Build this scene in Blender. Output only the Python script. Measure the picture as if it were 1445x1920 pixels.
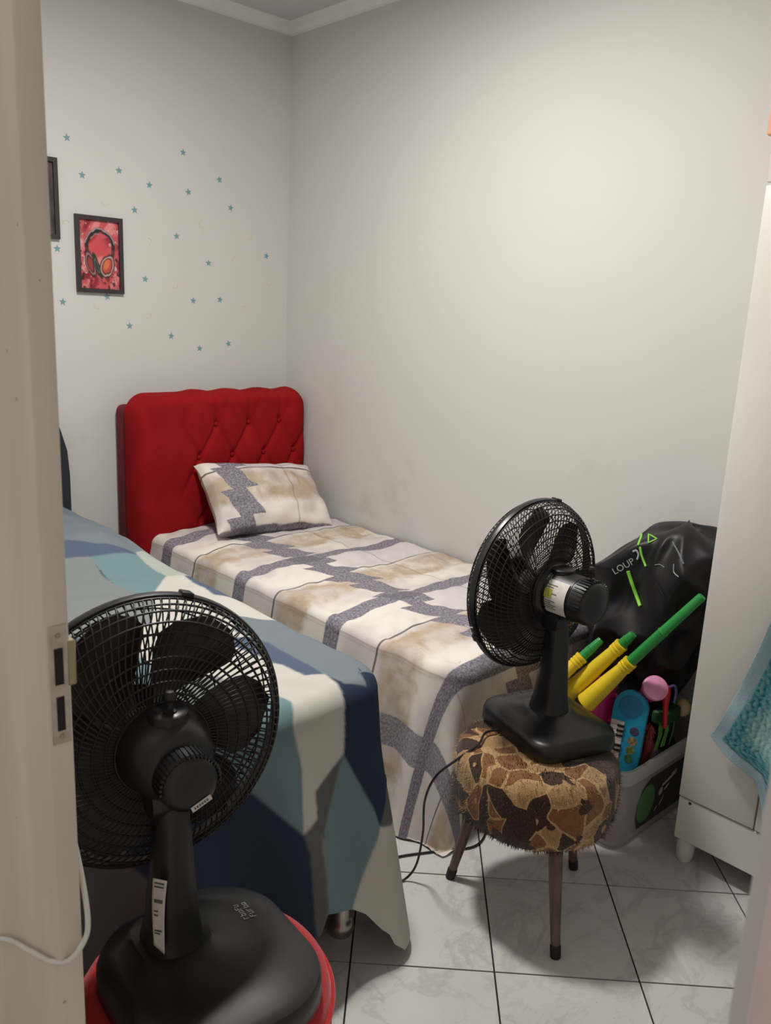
import bpy, bmesh, math, random
import numpy as np
from mathutils import Vector, Matrix
from mathutils.bvhtree import BVHTree

# ------------------------------------------------------------------ camera, world, light, exposure
scene = bpy.context.scene
for o in list(bpy.data.objects):
    bpy.data.objects.remove(o, do_unlink=True)
C = scene.collection
# axes: X along the headboard wall (towards the long wall), Y along the long wall (into the room)
cam_data = bpy.data.cameras.new('camera')
cam = bpy.data.objects.new('camera', cam_data)
C.objects.link(cam)
cam_data.sensor_fit = 'HORIZONTAL'
cam_data.sensor_width = 36.0
cam_data.lens = 36.0 * 1565.0 / 1445.0
cam_data.clip_start = 0.02
ROT = Matrix(((0.73292773, 0.12436675, -0.66884218),
              (-0.67872403, 0.20069366, -0.70643877),
              (0.04637489, 0.97172783, 0.23150465)))
cam.matrix_world = Matrix.Translation((0, 0, 1.5)) @ ROT.to_4x4()
cam_data.dof.use_dof = True
cam_data.dof.focus_distance = 2.2
cam_data.dof.aperture_fstop = 15.0
scene.camera = cam

world = bpy.data.worlds.new('hall_ambience')
scene.world = world
world.use_nodes = True
bg = world.node_tree.nodes['Background']
bg.inputs[0].default_value = (1.0, 0.95, 0.89, 1)
bg.inputs[1].default_value = 0.46

lamp_data = bpy.data.lights.new('ceiling_light', 'AREA')
lamp_data.shape = 'DISK'
lamp_data.size = 0.26
lamp_data.energy = 43.5
lamp_data.color = (1.0, 0.98, 0.945)
lamp = bpy.data.objects.new('ceiling_light', lamp_data)
lamp.location = (1.25, 1.82, 2.685)
C.objects.link(lamp)

vs = scene.view_settings
vs.view_transform = 'Standard'
vs.look = 'None'
vs.gamma = 1.0
vs.use_curve_mapping = False
vs.exposure = 0.0

# ------------------------------------------------------------------ helpers
def lin(c):
    return c / 12.92 if c <= 0.04045 else ((c + 0.055) / 1.055) ** 2.4
def rgb(r, g, b):
    return (lin(r / 255), lin(g / 255), lin(b / 255), 1.0)

def put(o, parent=None):
    C.objects.link(o)
    if parent is not None:
        o.parent = parent
    return o

def tag(o, label=None, cat=None, group=None, kind=None):
    if label: o['label'] = label
    if cat: o['category'] = cat
    if group: o['group'] = group
    if kind: o['kind'] = kind
    return o

def thing(name, label, cat, loc=(0, 0, 0), rz=0.0, group=None):
    o = bpy.data.objects.new(name, None)
    o.empty_display_size = 0.05
    put(o)
    o.location = loc
    o.rotation_euler = (0, 0, rz)
    return tag(o, label, cat, group)

class MB:
    """collects vertices and faces; build() makes one mesh object"""
    def __init__(s):
        s.v = []; s.f = []
    def add(s, vs_, fs_):
        n = len(s.v)
        s.v.extend([tuple(map(float, p)) for p in vs_])
        s.f.extend([tuple(i + n for i in f) for f in fs_])
        return s
    def box(s, x0, x1, y0, y1, z0, z1):
        return s.add([(x0, y0, z0), (x1, y0, z0), (x1, y1, z0), (x0, y1, z0),
                      (x0, y0, z1), (x1, y0, z1), (x1, y1, z1), (x0, y1, z1)],
                     [(3, 2, 1, 0), (4, 5, 6, 7), (0, 1, 5, 4), (1, 2, 6, 5), (2, 3, 7, 6), (3, 0, 4, 7)])
    def rings(s, rings, cap0=True, cap1=True, closed=False):
        n = len(rings[0]); vs_ = [p for r in rings for p in r]; fs_ = []
        m = len(rings)
        for i in range(m if closed else m - 1):
            a = i * n; b = ((i + 1) % m) * n
            for j in range(n):
                k = (j + 1) % n
                fs_.append((a + j, a + k, b + k, b + j))
        if not closed:
            if cap0: fs_.append(tuple(reversed(range(n))))
            if cap1: fs_.append(tuple(range((m - 1) * n, m * n)))
        return s.add(vs_, fs_)
    def tube(s, pts, r, n=8, caps=True, closed=False):
        pts = [Vector(p) for p in pts]
        m = len(pts)
        rr = r if isinstance(r, (list, tuple)) else [r] * m
        rings = []
        prev = None
        for i, p in enumerate(pts):
            if closed:
                t = pts[(i + 1) % m] - pts[i - 1]
            else:
                t = pts[min(i + 1, m - 1)] - pts[max(i - 1, 0)]
            t.normalize()
            if prev is None:
                a = Vector((0, 0, 1)) if abs(t.z) < 0.9 else Vector((1, 0, 0))
                u = t.cross(a).normalized()
            else:
                u = (prev - t * prev.dot(t)).normalized()
            prev = u
            w = t.cross(u)
            rings.append([p + (u * math.cos(2 * math.pi * j / n) + w * math.sin(2 * math.pi * j / n)) * rr[i] for j in range(n)])
        return s.rings(rings, caps, caps, closed)
    def lathe(s, prof, n=32, axis='Z', caps=True, org=(0, 0, 0)):
        rings = []
        for r, h in prof:
            ring = []
            for j in range(n):
                a = 2 * math.pi * j / n
                c_, s_ = r * math.cos(a), r * math.sin(a)
                if axis == 'Z': p = (c_, s_, h)
                elif axis == 'Y': p = (s_, h, c_)
                else: p = (h, c_, s_)
                ring.append((p[0] + org[0], p[1] + org[1], p[2] + org[2]))
            rings.append(ring)
        return s.rings(rings, caps, caps)
    def rbox(s, x0, x1, y0, y1, z0, z1, r=0.01, seg=3):
        bm = bmesh.new()
        bmesh.ops.create_cube(bm, size=1.0)
        for v in bm.verts:
            v.co = Vector(((x0 + x1) / 2 + v.co.x * (x1 - x0), (y0 + y1) / 2 + v.co.y * (y1 - y0), (z0 + z1) / 2 + v.co.z * (z1 - z0)))
        bmesh.ops.bevel(bm, geom=bm.edges[:], offset=r, segments=seg, profile=0.5, affect='EDGES')
        bm.verts.index_update()
        vs_ = [v.co[:] for v in bm.verts]; fs_ = [[v.index for v in f.verts] for f in bm.faces]
        bm.free()
        return s.add(vs_, fs_)
    def prism(s, poly, h0, h1, axis='Z'):
        """poly: list of 2d points, counter-clockwise; extruded from h0 to h1"""
        def m(p, h):
            if axis == 'Z': return (p[0], p[1], h)
            if axis == 'Y': return (p[0], h, p[1])
            return (h, p[0], p[1])
        return s.rings([[m(p, h0) for p in poly], [m(p, h1) for p in poly]])
    def xf(s, M):
        s.v = [tuple(M @ Vector(p)) for p in s.v]
        return s
    def build(s, name, mat, parent=None, smooth=True, angle=40):
        me = bpy.data.meshes.new(name)
        me.from_pydata(s.v, [], s.f)
        bm = bmesh.new(); bm.from_mesh(me)
        bmesh.ops.recalc_face_normals(bm, faces=bm.faces[:])
        bm.to_mesh(me); bm.free()
        if smooth:
            me.polygons.foreach_set('use_smooth', [True] * len(me.polygons))
            me.set_sharp_from_angle(angle=math.radians(angle))
        if mat is not None: me.materials.append(mat)
        return put(bpy.data.objects.new(name, me), parent)

def grid_mesh(name, P, mat, parent=None, uv=None, col=None, wrap=False):
    """P: (n,m,3) array -> smooth quad grid, with uv (n,m,2) and colour (n,m,3) per vertex"""
    n, m = P.shape[:2]
    me = bpy.data.meshes.new(name)
    idx = np.arange(n * m).reshape(n, m)
    q = np.stack([idx[:-1, :-1], idx[1:, :-1], idx[1:, 1:], idx[:-1, 1:]], -1).reshape(-1, 4)
    if wrap:
        e = np.stack([idx[:-1, -1], idx[1:, -1], idx[1:, 0], idx[:-1, 0]], -1)
        q = np.concatenate([q, e])
    me.vertices.add(n * m)
    me.vertices.foreach_set('co', np.ascontiguousarray(P, dtype=np.float32).ravel())
    me.loops.add(q.size)
    me.loops.foreach_set('vertex_index', q.ravel().astype(np.int32))
    me.polygons.add(len(q))
    me.polygons.foreach_set('loop_start', (np.arange(len(q)) * 4).astype(np.int32))
    me.update(calc_edges=True)
    me.polygons.foreach_set('use_smooth', np.ones(len(q), dtype=bool))
    if uv is not None:
        l = me.uv_layers.new(name='flat')
        l.data.foreach_set('uv', uv.reshape(-1, 2)[q.ravel()].astype(np.float32).ravel())
    if col is not None:
        a = me.color_attributes.new('print', 'FLOAT_COLOR', 'POINT')
        rgba = np.ones((n * m, 4), np.float32); rgba[:, :3] = col.reshape(-1, 3)
        a.data.foreach_set('color', rgba.ravel())
    me.validate()
    if mat is not None: me.materials.append(mat)
    return put(bpy.data.objects.new(name, me), parent)

def text_mesh(name, body, size, M, mat, parent=None, depth=0.0004, bvh=None, bdir=None, off=0.0008):
    """lettering as a thin mesh; with a bvh it is laid onto that surface along bdir"""
    cu = bpy.data.curves.new(name, 'FONT')
    cu.body = body; cu.size = size; cu.align_x = 'CENTER'; cu.align_y = 'CENTER'
    cu.resolution_u = 3
    tmp = bpy.data.objects.new(name + '_tmp', cu)
    C.objects.link(tmp)
    dg = bpy.context.evaluated_depsgraph_get(); dg.update()
    me = bpy.data.meshes.new_from_object(tmp.evaluated_get(dg))
    bpy.data.objects.remove(tmp, do_unlink=True)
    for v in me.vertices:
        p = M @ v.co
        if bvh is not None:
            hit = bvh.ray_cast(p - bdir * 0.3, bdir)
            if hit[0] is not None: p = hit[0] - bdir * off
        v.co = p
    me.materials.clear(); me.materials.append(mat)
    me.name = name
    return put(bpy.data.objects.new(name, me), parent)

# ------------------------------------------------------------------ node helpers
class E:
    """node expression: lets a material's masks be written as arithmetic"""
    def __init__(s, nt, sock): s.nt = nt; s.s = sock
    def _op(s, op, *a, clamp=False):
        n = s.nt.nodes.new('ShaderNodeMath'); n.operation = op; n.use_clamp = clamp
        for i, x in enumerate((s,) + a):
            if isinstance(x, E): s.nt.links.new(x.s, n.inputs[i])
            else: n.inputs[i].default_value = float(x)
        return E(s.nt, n.outputs[0])
    def __add__(s, o): return s._op('ADD', o)
    __radd__ = __add__
    def __sub__(s, o): return s._op('SUBTRACT', o)
    def __rsub__(s, o): return (s * -1.0) + o
    def __mul__(s, o): return s._op('MULTIPLY', o)
    __rmul__ = __mul__
    def abs(s): return s._op('ABSOLUTE')
    def sin(s): return s._op('SINE')
    def max(s, o): return s._op('MAXIMUM', o)
    def min(s, o): return s._op('MINIMUM', o)
    def lt(s, o): return s._op('LESS_THAN', o)
    def gt(s, o): return s._op('GREATER_THAN', o)
    def mod(s, o): return s._op('FLOORED_MODULO', o)
    def step(s, a, b):
        n = s.nt.nodes.new('ShaderNodeMapRange'); n.interpolation_type = 'SMOOTHSTEP'
        s.nt.links.new(s.s, n.inputs[0]); n.inputs[1].default_value = a; n.inputs[2].default_value = b
        return E(s.nt, n.outputs[0])

class Mat:
    def __init__(s, name, color=(0.8, 0.8, 0.8, 1), rough=0.5, metal=0.0, spec=0.5, **kw):
        s.m = bpy.data.materials.new(name); s.m.use_nodes = True
        s.nt = s.m.node_tree
        s.b = s.nt.nodes['Principled BSDF']
        s.b.inputs['Base Color'].default_value = color
        s.b.inputs['Roughness'].default_value = rough
        s.b.inputs['Metallic'].default_value = metal
        s.b.inputs['Specular IOR Level'].default_value = spec
        for k, v in kw.items(): s.b.inputs[k].default_value = v
        s.color = color
    def node(s, t): return s.nt.nodes.new(t)
    def link(s, a, b): s.nt.links.new(a.s if isinstance(a, E) else a, b)
    def coord(s, which='Object'):
        return s.node('ShaderNodeTexCoord').outputs[which]
    def uv(s):
        n = s.node('ShaderNodeUVMap'); n.uv_map = 'flat'; return n.outputs[0]
    def sep(s, v):
        n = s.node('ShaderNodeSeparateXYZ'); s.link(v, n.inputs[0])
        return E(s.nt, n.outputs[0]), E(s.nt, n.outputs[1]), E(s.nt, n.outputs[2])
    def mapping(s, v, scale=(1, 1, 1), rot=(0, 0, 0), loc=(0, 0, 0)):
        n = s.node('ShaderNodeMapping'); s.link(v, n.inputs[0])
        n.inputs['Scale'].default_value = scale; n.inputs['Rotation'].default_value = rot; n.inputs['Location'].default_value = loc
        return n.outputs[0]
    def noise(s, v, scale=5, detail=3, rough=0.5, dist=0.0, col=False):
        n = s.node('ShaderNodeTexNoise'); s.link(v, n.inputs['Vector'])
        n.inputs['Scale'].default_value = scale; n.inputs['Detail'].default_value = detail
        n.inputs['Roughness'].default_value = rough; n.inputs['Distortion'].default_value = dist
        return n.outputs['Color'] if col else E(s.nt, n.outputs['Fac'])
    def vor(s, v, scale=5, out='Distance', feature='F1', rnd=1.0):
        n = s.node('ShaderNodeTexVoronoi'); s.link(v, n.inputs['Vector']); n.feature = feature
        n.inputs['Scale'].default_value = scale; n.inputs['Randomness'].default_value = rnd
        return n.outputs[out]
    def mix(s, fac, a, b):
        n = s.node('ShaderNodeMix'); n.data_type = 'RGBA'; n.clamp_factor = True
        if isinstance(fac, (int, float)): n.inputs[0].default_value = fac
        else: s.link(fac, n.inputs[0])
        for x, i in ((a, 6), (b, 7)):
            if isinstance(x, tuple): n.inputs[i].default_value = x
            else: s.link(x, n.inputs[i])
        return n.outputs[2]
    def base(s, c): s.link(c, s.b.inputs['Base Color']); return s
    def bump(s, h, strength=0.3, dist=0.01):
        n = s.node('ShaderNodeBump'); n.inputs['Strength'].default_value = strength; n.inputs['Distance'].default_value = dist
        s.link(h, n.inputs['Height']); s.link(n.outputs[0], s.b.inputs['Normal']); return s
    def mottle(s, scale=8, amt=0.12, bump=0.0, bscale=None):
        """slight uneven tint of the material itself plus optional fine relief"""
        v = s.coord()
        f = s.noise(v, scale, 4)
        c = s.color
        d = tuple(x * (1 - amt) for x in c[:3]) + (1,)
        l = tuple(min(1, x * (1 + amt)) for x in c[:3]) + (1,)
        s.base(s.mix(f.step(0.3, 0.7), d, l))
        if bump: s.bump(s.noise(v, bscale or scale * 12, 4), bump, 0.004)
        return s

def plain(name, color, rough=0.5, metal=0.0, spec=0.5, mott=0.10, scale=10, bump=0.0, bscale=None, **kw):
    return Mat(name, color, rough, metal, spec, **kw).mottle(scale, mott, bump, bscale).m
# ------------------------------------------------------------------ draped cloth (pure arithmetic in cloth coordinates)
def wob(x, y, seed, scale, n=7):
    r = np.random.RandomState(seed); out = 0 * x
    for k in range(n):
        a = r.uniform(0, 2 * np.pi); f = scale * r.uniform(0.5, 1.8); ph = r.uniform(0, 6.28)
        out = out + np.sin((x * np.cos(a) + y * np.sin(a)) * f + ph) / n ** 0.5
    return out
def sstep(x, a, b):
    t = np.clip((x - a) / (b - a), 0, 1); return t * t * (3 - 2 * t)
def drape(s, t, side, xe, ye, ztop, rr=0.045, rc=0.1, p=3.0, fl_side=0.05, fl_foot=0.05, amp=0.018, lam=0.16, seed=1, zmin=0.012, wr=0.004, corner=0.0, hump=None):
    """cloth point (s,t) in metres -> world. side=+1 hangs over x>xe, -1 over x<xe; the foot hangs over y<ye"""
    ax = side * (s - xe) + rc; ay = ye - t + rc
    cz = (ax > 0) & (ay > 0)
    bx = np.maximum(ax, 0); by = np.maximum(ay, 0)
    nrm = (bx ** p + by ** p) ** (1 / p)
    hyp = np.maximum(1e-9, np.hypot(bx, by))
    L = np.where(cz, np.maximum(0, nrm - rc), np.where(ax > 0, np.maximum(0, ax - rc), np.maximum(0, ay - rc)))
    ux = np.where(cz, bx / hyp, (ax > 0) * 1.0); uy = np.where(cz, by / hyp, (ay > 0) * 1.0)
    q = rr * np.pi / 2
    th = np.clip(L / rr, 0, np.pi / 2)
    out = rr * np.sin(th); down = rr * (1 - np.cos(th)) + np.maximum(0, L - q)
    a = np.arctan2(by, np.maximum(bx, 1e-9))
    prm = np.where(cz, -0.42 * a / (np.pi / 2), np.where(ax > 0, t - ye - rc, -0.42 - side * (xe - s) + rc))
    hang = np.maximum(0, L - q)
    g = sstep(hang, 0.0, 0.35)
    rip = amp * g * (np.sin(2 * np.pi * prm / lam + seed) + 0.6 * np.sin(2 * np.pi * prm / (lam * 1.7) + 2 * seed + 2.0 * hang))
    fl = fl_side * ux ** 2 + fl_foot * uy ** 2 + corner * 2 * ux * uy
    out = out + fl * np.clip(hang / 0.55, 0, 1.15) + rip + amp * 0.25 * g
    on = L > 0
    x = np.where(on, np.where(cz, xe - side * rc + side * ux * (rc + out), np.where(ax > 0, xe + side * out, s)), s)
    y = np.where(on, np.where(cz, ye + rc - uy * (rc + out), np.where(ay > 0, ye - out, t)), t)
    z = ztop - down
    top = np.exp(-(L / 0.05))
    z = z + wr * wob(s, t, seed + 3, 22) * (0.3 + 0.7 * top) + 0.4 * wr * wob(s, t, seed + 9, 60) * top
    if hump is not None: z = z + hump(s, t) * top
    low = z < zmin
    z = np.where(low, zmin + 0.002 * np.abs(wob(s, t, 5, 40)), z)
    return np.stack([x, y, z], -1)
# ------------------------------------------------------------------ the room
XL, XR, YF, YB, H = 0.44, 2.50, -0.30, 3.41, 2.75      # left wall inner face, right wall, front wall, back wall, ceiling

def wall_mat(name, color, smudge=True):
    m = Mat(name, color, 0.62, spec=0.25)
    v = m.coord()
    f = m.noise(v, 1.3, 3)
    c = m.mix(f.step(0.3, 0.7), tuple(x * 0.965 for x in color[:3]) + (1,), color)
    if smudge:
        k = m.noise(m.mapping(v, (1, 1, 1), loc=(3.1, 1.7, 0.4)), 2.6, 6, 0.62)
        _, _, z = m.sep(v)
        low = (z * -1.0).step(-1.35, -0.55)
        c = m.mix(k.step(0.54, 0.74) * low * 0.45, c, rgb(158, 146, 130))
        k2 = m.noise(v, 17, 3, 0.6)
        c = m.mix(k2.step(0.70, 0.78) * low * 0.20, c, rgb(140, 128, 112))
    m.base(c)
    m.bump(m.noise(v, 90, 4), 0.10, 0.002)
    return m.m
M_WALL = wall_mat('painted_wall', rgb(205, 203, 199))
M_CEIL = wall_mat('painted_ceiling', rgb(205, 205, 204), False)

def struct(o):
    o['kind'] = 'structure'; return o

struct(MB().box(XL - 0.06, XR, YB, YB + 0.12, 0, H).build('wall_back', M_WALL, smooth=False))
struct(MB().box(XR, XR + 0.12, YF, YB + 0.12, 0, H).build('wall_right', M_WALL, smooth=False))
struct(MB().box(XL - 0.06, XR, YF - 0.12, YF, 0, H).build('wall_front', M_WALL, smooth=False))
DO0, DO1, DOH = 0.13, 1.22, 2.12                         # the doorway in the left wall
wl = MB().box(XL - 0.06, XL, YF, DO0, 0, H).box(XL - 0.06, XL, DO1, YB, 0, H).box(XL - 0.06, XL, DO0, DO1, DOH, H)
struct(wl.build('wall_left', M_WALL, smooth=False))
struct(MB().box(XL - 0.06, XR + 0.12, YF - 0.12, YB + 0.12, H, H + 0.1).build('ceiling', M_CEIL, smooth=False))

# crown moulding, one length for each wall in view
M_TRIM = plain('plaster_moulding', rgb(226, 226, 222), 0.6, mott=0.04)
prof = [(0, 0), (0.045, 0), (0.04, -0.012), (0.022, -0.022), (0.012, -0.04), (0, -0.045)]
def moulding(name, a, b, inward):
    a, b, n = Vector(a), Vector(b), Vector(inward)
    m = MB().rings([[p + n * u + Vector((0, 0, w)) for u, w in prof] for p in (a, b)])
    return struct(m.build(name, M_TRIM, smooth=False))
moulding('trim_1', (XL, YB, H), (XR, YB, H), (0, -1, 0))
moulding('trim_2', (XR, YB, H), (XR, YF, H), (-1, 0, 0))

# floor: dark bed of grout with marble tiles laid diagonally
M_GROUT = plain('dark_grout', rgb(38, 34, 31), 0.9)
def tile_mat():
    m = Mat('marble_tile', rgb(205, 203, 198), 0.22, spec=0.45)
    v = m.coord()
    oi = m.node('ShaderNodeObjectInfo')
    add = m.node('ShaderNodeVectorMath'); add.operation = 'ADD'
    m.link(v, add.inputs[0])
    sc = m.node('ShaderNodeVectorMath'); sc.operation = 'SCALE'; sc.inputs[0].default_value = (31, 17, 9)
    m.link(oi.outputs['Random'], sc.inputs['Scale']); m.link(sc.outputs[0], add.inputs[1])
    w = add.outputs[0]
    warp = m.noise(w, 2.2, 5, 0.62, 1.2)
    vein = ((warp - 0.5).abs() * -1.0).step(-0.035, 0.0)
    warp2 = m.noise(m.mapping(w, (1, 1.8, 1), rot=(0, 0, 0.7)), 4.5, 6, 0.66, 1.0)
    vein2 = ((warp2 - 0.47).abs() * -1.0).step(-0.022, 0.0)
    cloud = m.noise(w, 3.0, 4).step(0.42, 0.75)
    c = m.mix(cloud * 0.5, rgb(206, 204, 200), rgb(192, 190, 187))
    c = m.mix(vein * 0.22, c, rgb(128, 126, 124))
    c = m.mix(vein2 * 0.16, c, rgb(140, 137, 133))
    spk = E(m.nt, m.vor(w, 26, 'Distance'))
    c = m.mix(spk.lt(0.03) * 0.5, c, rgb(80, 72, 66))
    m.base(c)
    return m.m
M_TILE = tile_mat()
floor = struct(MB().box(-1.2, XR, YF - 0.12, YB, -0.06, -0.003).build('floor', M_GROUT, smooth=False))
def clip(poly, ax, lim, keep_less):
    out = []
    for i in range(len(poly)):
        a, b = poly[i - 1], poly[i]
        ia = a[ax] <= lim if keep_less else a[ax] >= lim
        ib = b[ax] <= lim if keep_less else b[ax] >= lim
        if ia != ib:
            t = (lim - a[ax]) / (b[ax] - a[ax]); out.append((a[0] + t * (b[0] - a[0]), a[1] + t * (b[1] - a[1])))
        if ib: out.append(b)
    return out
TS, GAP = 0.3412, 0.0022
ox, oy = 1.6130, 1.2415
for i in range(-14, 15):
    for j in range(-14, 15):
        d = 0.70710678
        cx, cy = ox + ((i + .5) * d + (j + .5) * d) * TS, oy + ((i + .5) * d - (j + .5) * d) * TS
        if not (-0.9 < cx < 2.8 and -0.6 < cy < 3.7): continue
        h = TS / 2 - GAP
        poly = [(cx + (a + b) * d * h, cy + (a - b) * d * h) for a, b in ((1, 1), (1, -1), (-1, -1), (-1, 1))]
        poly = poly[::-1]
        for ax, lim, less in ((0, XR - .001, True), (0, -0.9, False), (1, YB - .001, True), (1, YF + .001, False)):
            if poly: poly = clip(poly, ax, lim, less)
        if len(poly) < 3: continue
        area = abs(sum(poly[k - 1][0] * poly[k][1] - poly[k][0] * poly[k - 1][1] for k in range(len(poly)))) / 2
        if area < 0.002: continue
        o = MB().prism([(p[0] - cx, p[1] - cy) for p in poly], -0.004, 0.0).build('tile', M_TILE, floor, smooth=False)
        o.location = (cx, cy, 0)

# doorway jamb beside the camera
M_JAMB = plain('pinkish_door_paint', rgb(220, 200, 194), 0.5, mott=0.05)
struct(MB().rbox(XL - 0.092, XL + 0.012, DO0 - 0.10, 0.1123, 0, DOH + 0.04, 0.004, 2).build('trim_3', M_JAMB))

# sliding door, pushed half open along the hall side of the left wall
M_DOOR = Mat('cream_door_paint', rgb(214, 203, 186), 0.45, spec=0.4)
_v = M_DOOR.coord()
_c = M_DOOR.mix(M_DOOR.noise(M_DOOR.mapping(_v, (3, 3, 0.5)), 4, 5).step(0.35, 0.75), rgb(206, 194, 176), rgb(219, 209, 194))
_c = M_DOOR.mix(E(M_DOOR.nt, M_DOOR.vor(_v, 24)).lt(0.05) * 0.6, _c, rgb(140, 122, 100))
M_DOOR.base(_c).bump(M_DOOR.noise(_v, 60, 4), 0.12, 0.002); M_DOOR = M_DOOR.m
M_STEEL = plain('worn_lock_plate', rgb(190, 178, 164), 0.35, 0.35, mott=0.12, scale=60)
M_HOLE = plain('dark_recess', rgb(40, 26, 24), 0.9)
M_BRASS = plain('dull_brass', rgb(168, 156, 122), 0.4, 0.7)
DX0, DX1, DY0, DY1 = 0.2905, 0.3160, 0.791, 1.72
door = struct(bpy.data.objects.new('door_1', None)); put(door)
MB().rbox(DX0, DX1, DY0, DY1, 0.012, 2.11, 0.0025, 2).build('door_leaf', M_DOOR, door)
pl = MB().rbox(DX0 + 0.0038, DX1 - 0.0030, DY0 - 0.0016, DY0 + 0.0005, 1.0512, 1.1812, 0.0006, 1).build('lock_plate', M_STEEL, door)
MB().box(0.2990, 0.3077, DY0 - 0.0026, DY0 - 0.0012, 1.1175, 1.1566).build('latch_hole', M_HOLE, pl, smooth=False)
MB().box(0.2994, 0.3072, DY0 - 0.0026, DY0 - 0.0012, 1.0665, 1.1039).build('bolt_hole', M_HOLE, pl, smooth=False)
for z in (1.1702, 1.0597):
    MB().lathe([(0.0001, -0.0032), (0.0026, -0.0028), (0.0030, -0.0014)], 12, 'Y', org=(0.3035, DY0, z)).build('screw', M_BRASS, pl)
MB().rbox(DX1 - 0.0035, DX1 + 0.006, DY0 - 0.001, DY0 + 0.010, 1.1124, 1.1617, 0.0015, 1).build('latch', M_BRASS, door)

# white cord looped round the door's edge
M_WCORD = plain('white_cord_plastic', rgb(212, 208, 200), 0.45)
def spline(pts, n=10):
    pts = [Vector(p) for p in pts]; out = []
    P = [pts[0] * 2 - pts[1]] + pts + [pts[-1] * 2 - pts[-2]]
    for i in range(1, len(P) - 2):
        for k in range(n):
            t = k / n
            out.append(0.5 * ((2 * P[i]) + (P[i + 1] - P[i - 1]) * t + (2 * P[i - 1] - 5 * P[i] + 4 * P[i + 1] - P[i + 2]) * t * t + (3 * P[i] - P[i - 1] - 3 * P[i + 1] + P[i + 2]) * t ** 3))
    out.append(P[-2]); return out
cord = MB().tube(spline([(0.2764, 1.1482, 0.5644), (0.2841, 0.9781, 0.7005), (0.2853, 0.8675, 0.7558), (0.2866, 0.8122, 0.7796), (0.2977, 0.7859, 0.7924), (0.313, 0.7808, 0.8111), (0.3219, 0.7893, 0.8298), (0.3219, 0.8037, 0.8834), (0.3198, 0.8292, 0.9387), (0.3194, 0.893, 0.9897)]), 0.0030, 10)
tag(cord.build('white_cord', M_WCORD), 'thin white cord looped around the edge of the cream sliding door', 'cord')

# ceiling lamp
t = thing('ceiling_lamp', 'round white flush ceiling lamp in the middle of the ceiling', 'lamp', (1.25, 1.82, 2.69))
MB().lathe([(0.17, 0.06), (0.175, 0.03), (0.17, 0.012), (0.15, 0.01)], 48).build('lamp_body', plain('lamp_white', rgb(235, 235, 232), 0.4), t)
md = Mat('lamp_diffuser', (1, 0.98, 0.94, 1), 0.5); md.b.inputs['Emission Color'].default_value = (1, 0.95, 0.88, 1); md.b.inputs['Emission Strength'].default_value = 6.0
MB().lathe([(0.149, 0.011), (0.149, 0.004), (0.001, 0.003)], 48).build('diffuser', md.m, t)

# ------------------------------------------------------------------ stickers and pictures on the headboard wall
M_STAR = plain('teal_sticker', rgb(112, 150, 154), 0.6)
M_MOON = plain('pale_yellow_sticker', rgb(206, 196, 140), 0.6)
stars = [(1.437, 2.103), (1.493, 1.975), (1.648, 2.013), (1.781, 1.975), (1.94, 2.126), (1.964, 1.97), (2.119, 2.041), (2.177, 1.929), (1.712, 1.868), (1.905, 1.782), (2.375, 1.736), (2.063, 1.682), (1.754, 1.594), (1.381, 1.687), (1.395, 1.484), (1.582, 1.513), (1.984, 1.514), (2.122, 1.525), (1.678, 1.397), (1.873, 1.358), (2.015, 1.305), (2.168, 1.328)]
moons = [(1.585, 1.884), (2.029, 1.843), (1.421, 1.785), (1.772, 1.75), (2.278, 1.814), (2.201, 1.706), (2.392, 1.616), (1.895, 1.576), (1.537, 1.477), (1.765, 1.444), (2.252, 1.487), (1.658, 1.638)]
random.seed(3)
for x, z in stars:
    a0 = random.uniform(-0.25, 0.25)
    pts = [((0.0155 if k % 2 == 0 else 0.0066) * math.sin(a0 + k * math.pi / 5), (0.0155 if k % 2 == 0 else 0.0066) * math.cos(a0 + k * math.pi / 5)) for k in range(10)]
    o = MB().prism(pts, -0.0012, 0.0, 'Y').build('star_sticker', M_STAR, smooth=False)
    o.location = (x, YB, z)
    tag(o, {1.582: 'teal star sticker peeping out under the lower edge of the red headphone picture', 1.381: 'teal star sticker just below the black frame beside the sliding door'}.get(x, 'small teal five-pointed star sticker on bare white wall above the red headboard'), 'sticker', 'teal star stickers on the wall')
for x, z in moons:
    a0 = random.uniform(0, 6)
    pts = [(0.014 * math.cos(k * 0.35 - 1.75), 0.014 * math.sin(k * 0.35 - 1.75)) for k in range(11)]
    pts += [(0.007 + 0.0105 * math.cos(1.45 - k * 0.36) - 0.004, 0.0105 * math.sin(1.45 - k * 0.36)) for k in range(9)]
    pts = [(p[0] * math.cos(a0) - p[1] * math.sin(a0), p[0] * math.sin(a0) + p[1] * math.cos(a0)) for p in pts]
    o = MB().prism(pts, -0.0010, 0.0, 'Y').build('moon_sticker', M_MOON, smooth=False)
    o.location = (x, YB, z)
    tag(o, 'faint pale yellow crescent sticker on the white wall among the teal stars', 'sticker', 'pale yellow stickers on the wall')

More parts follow.
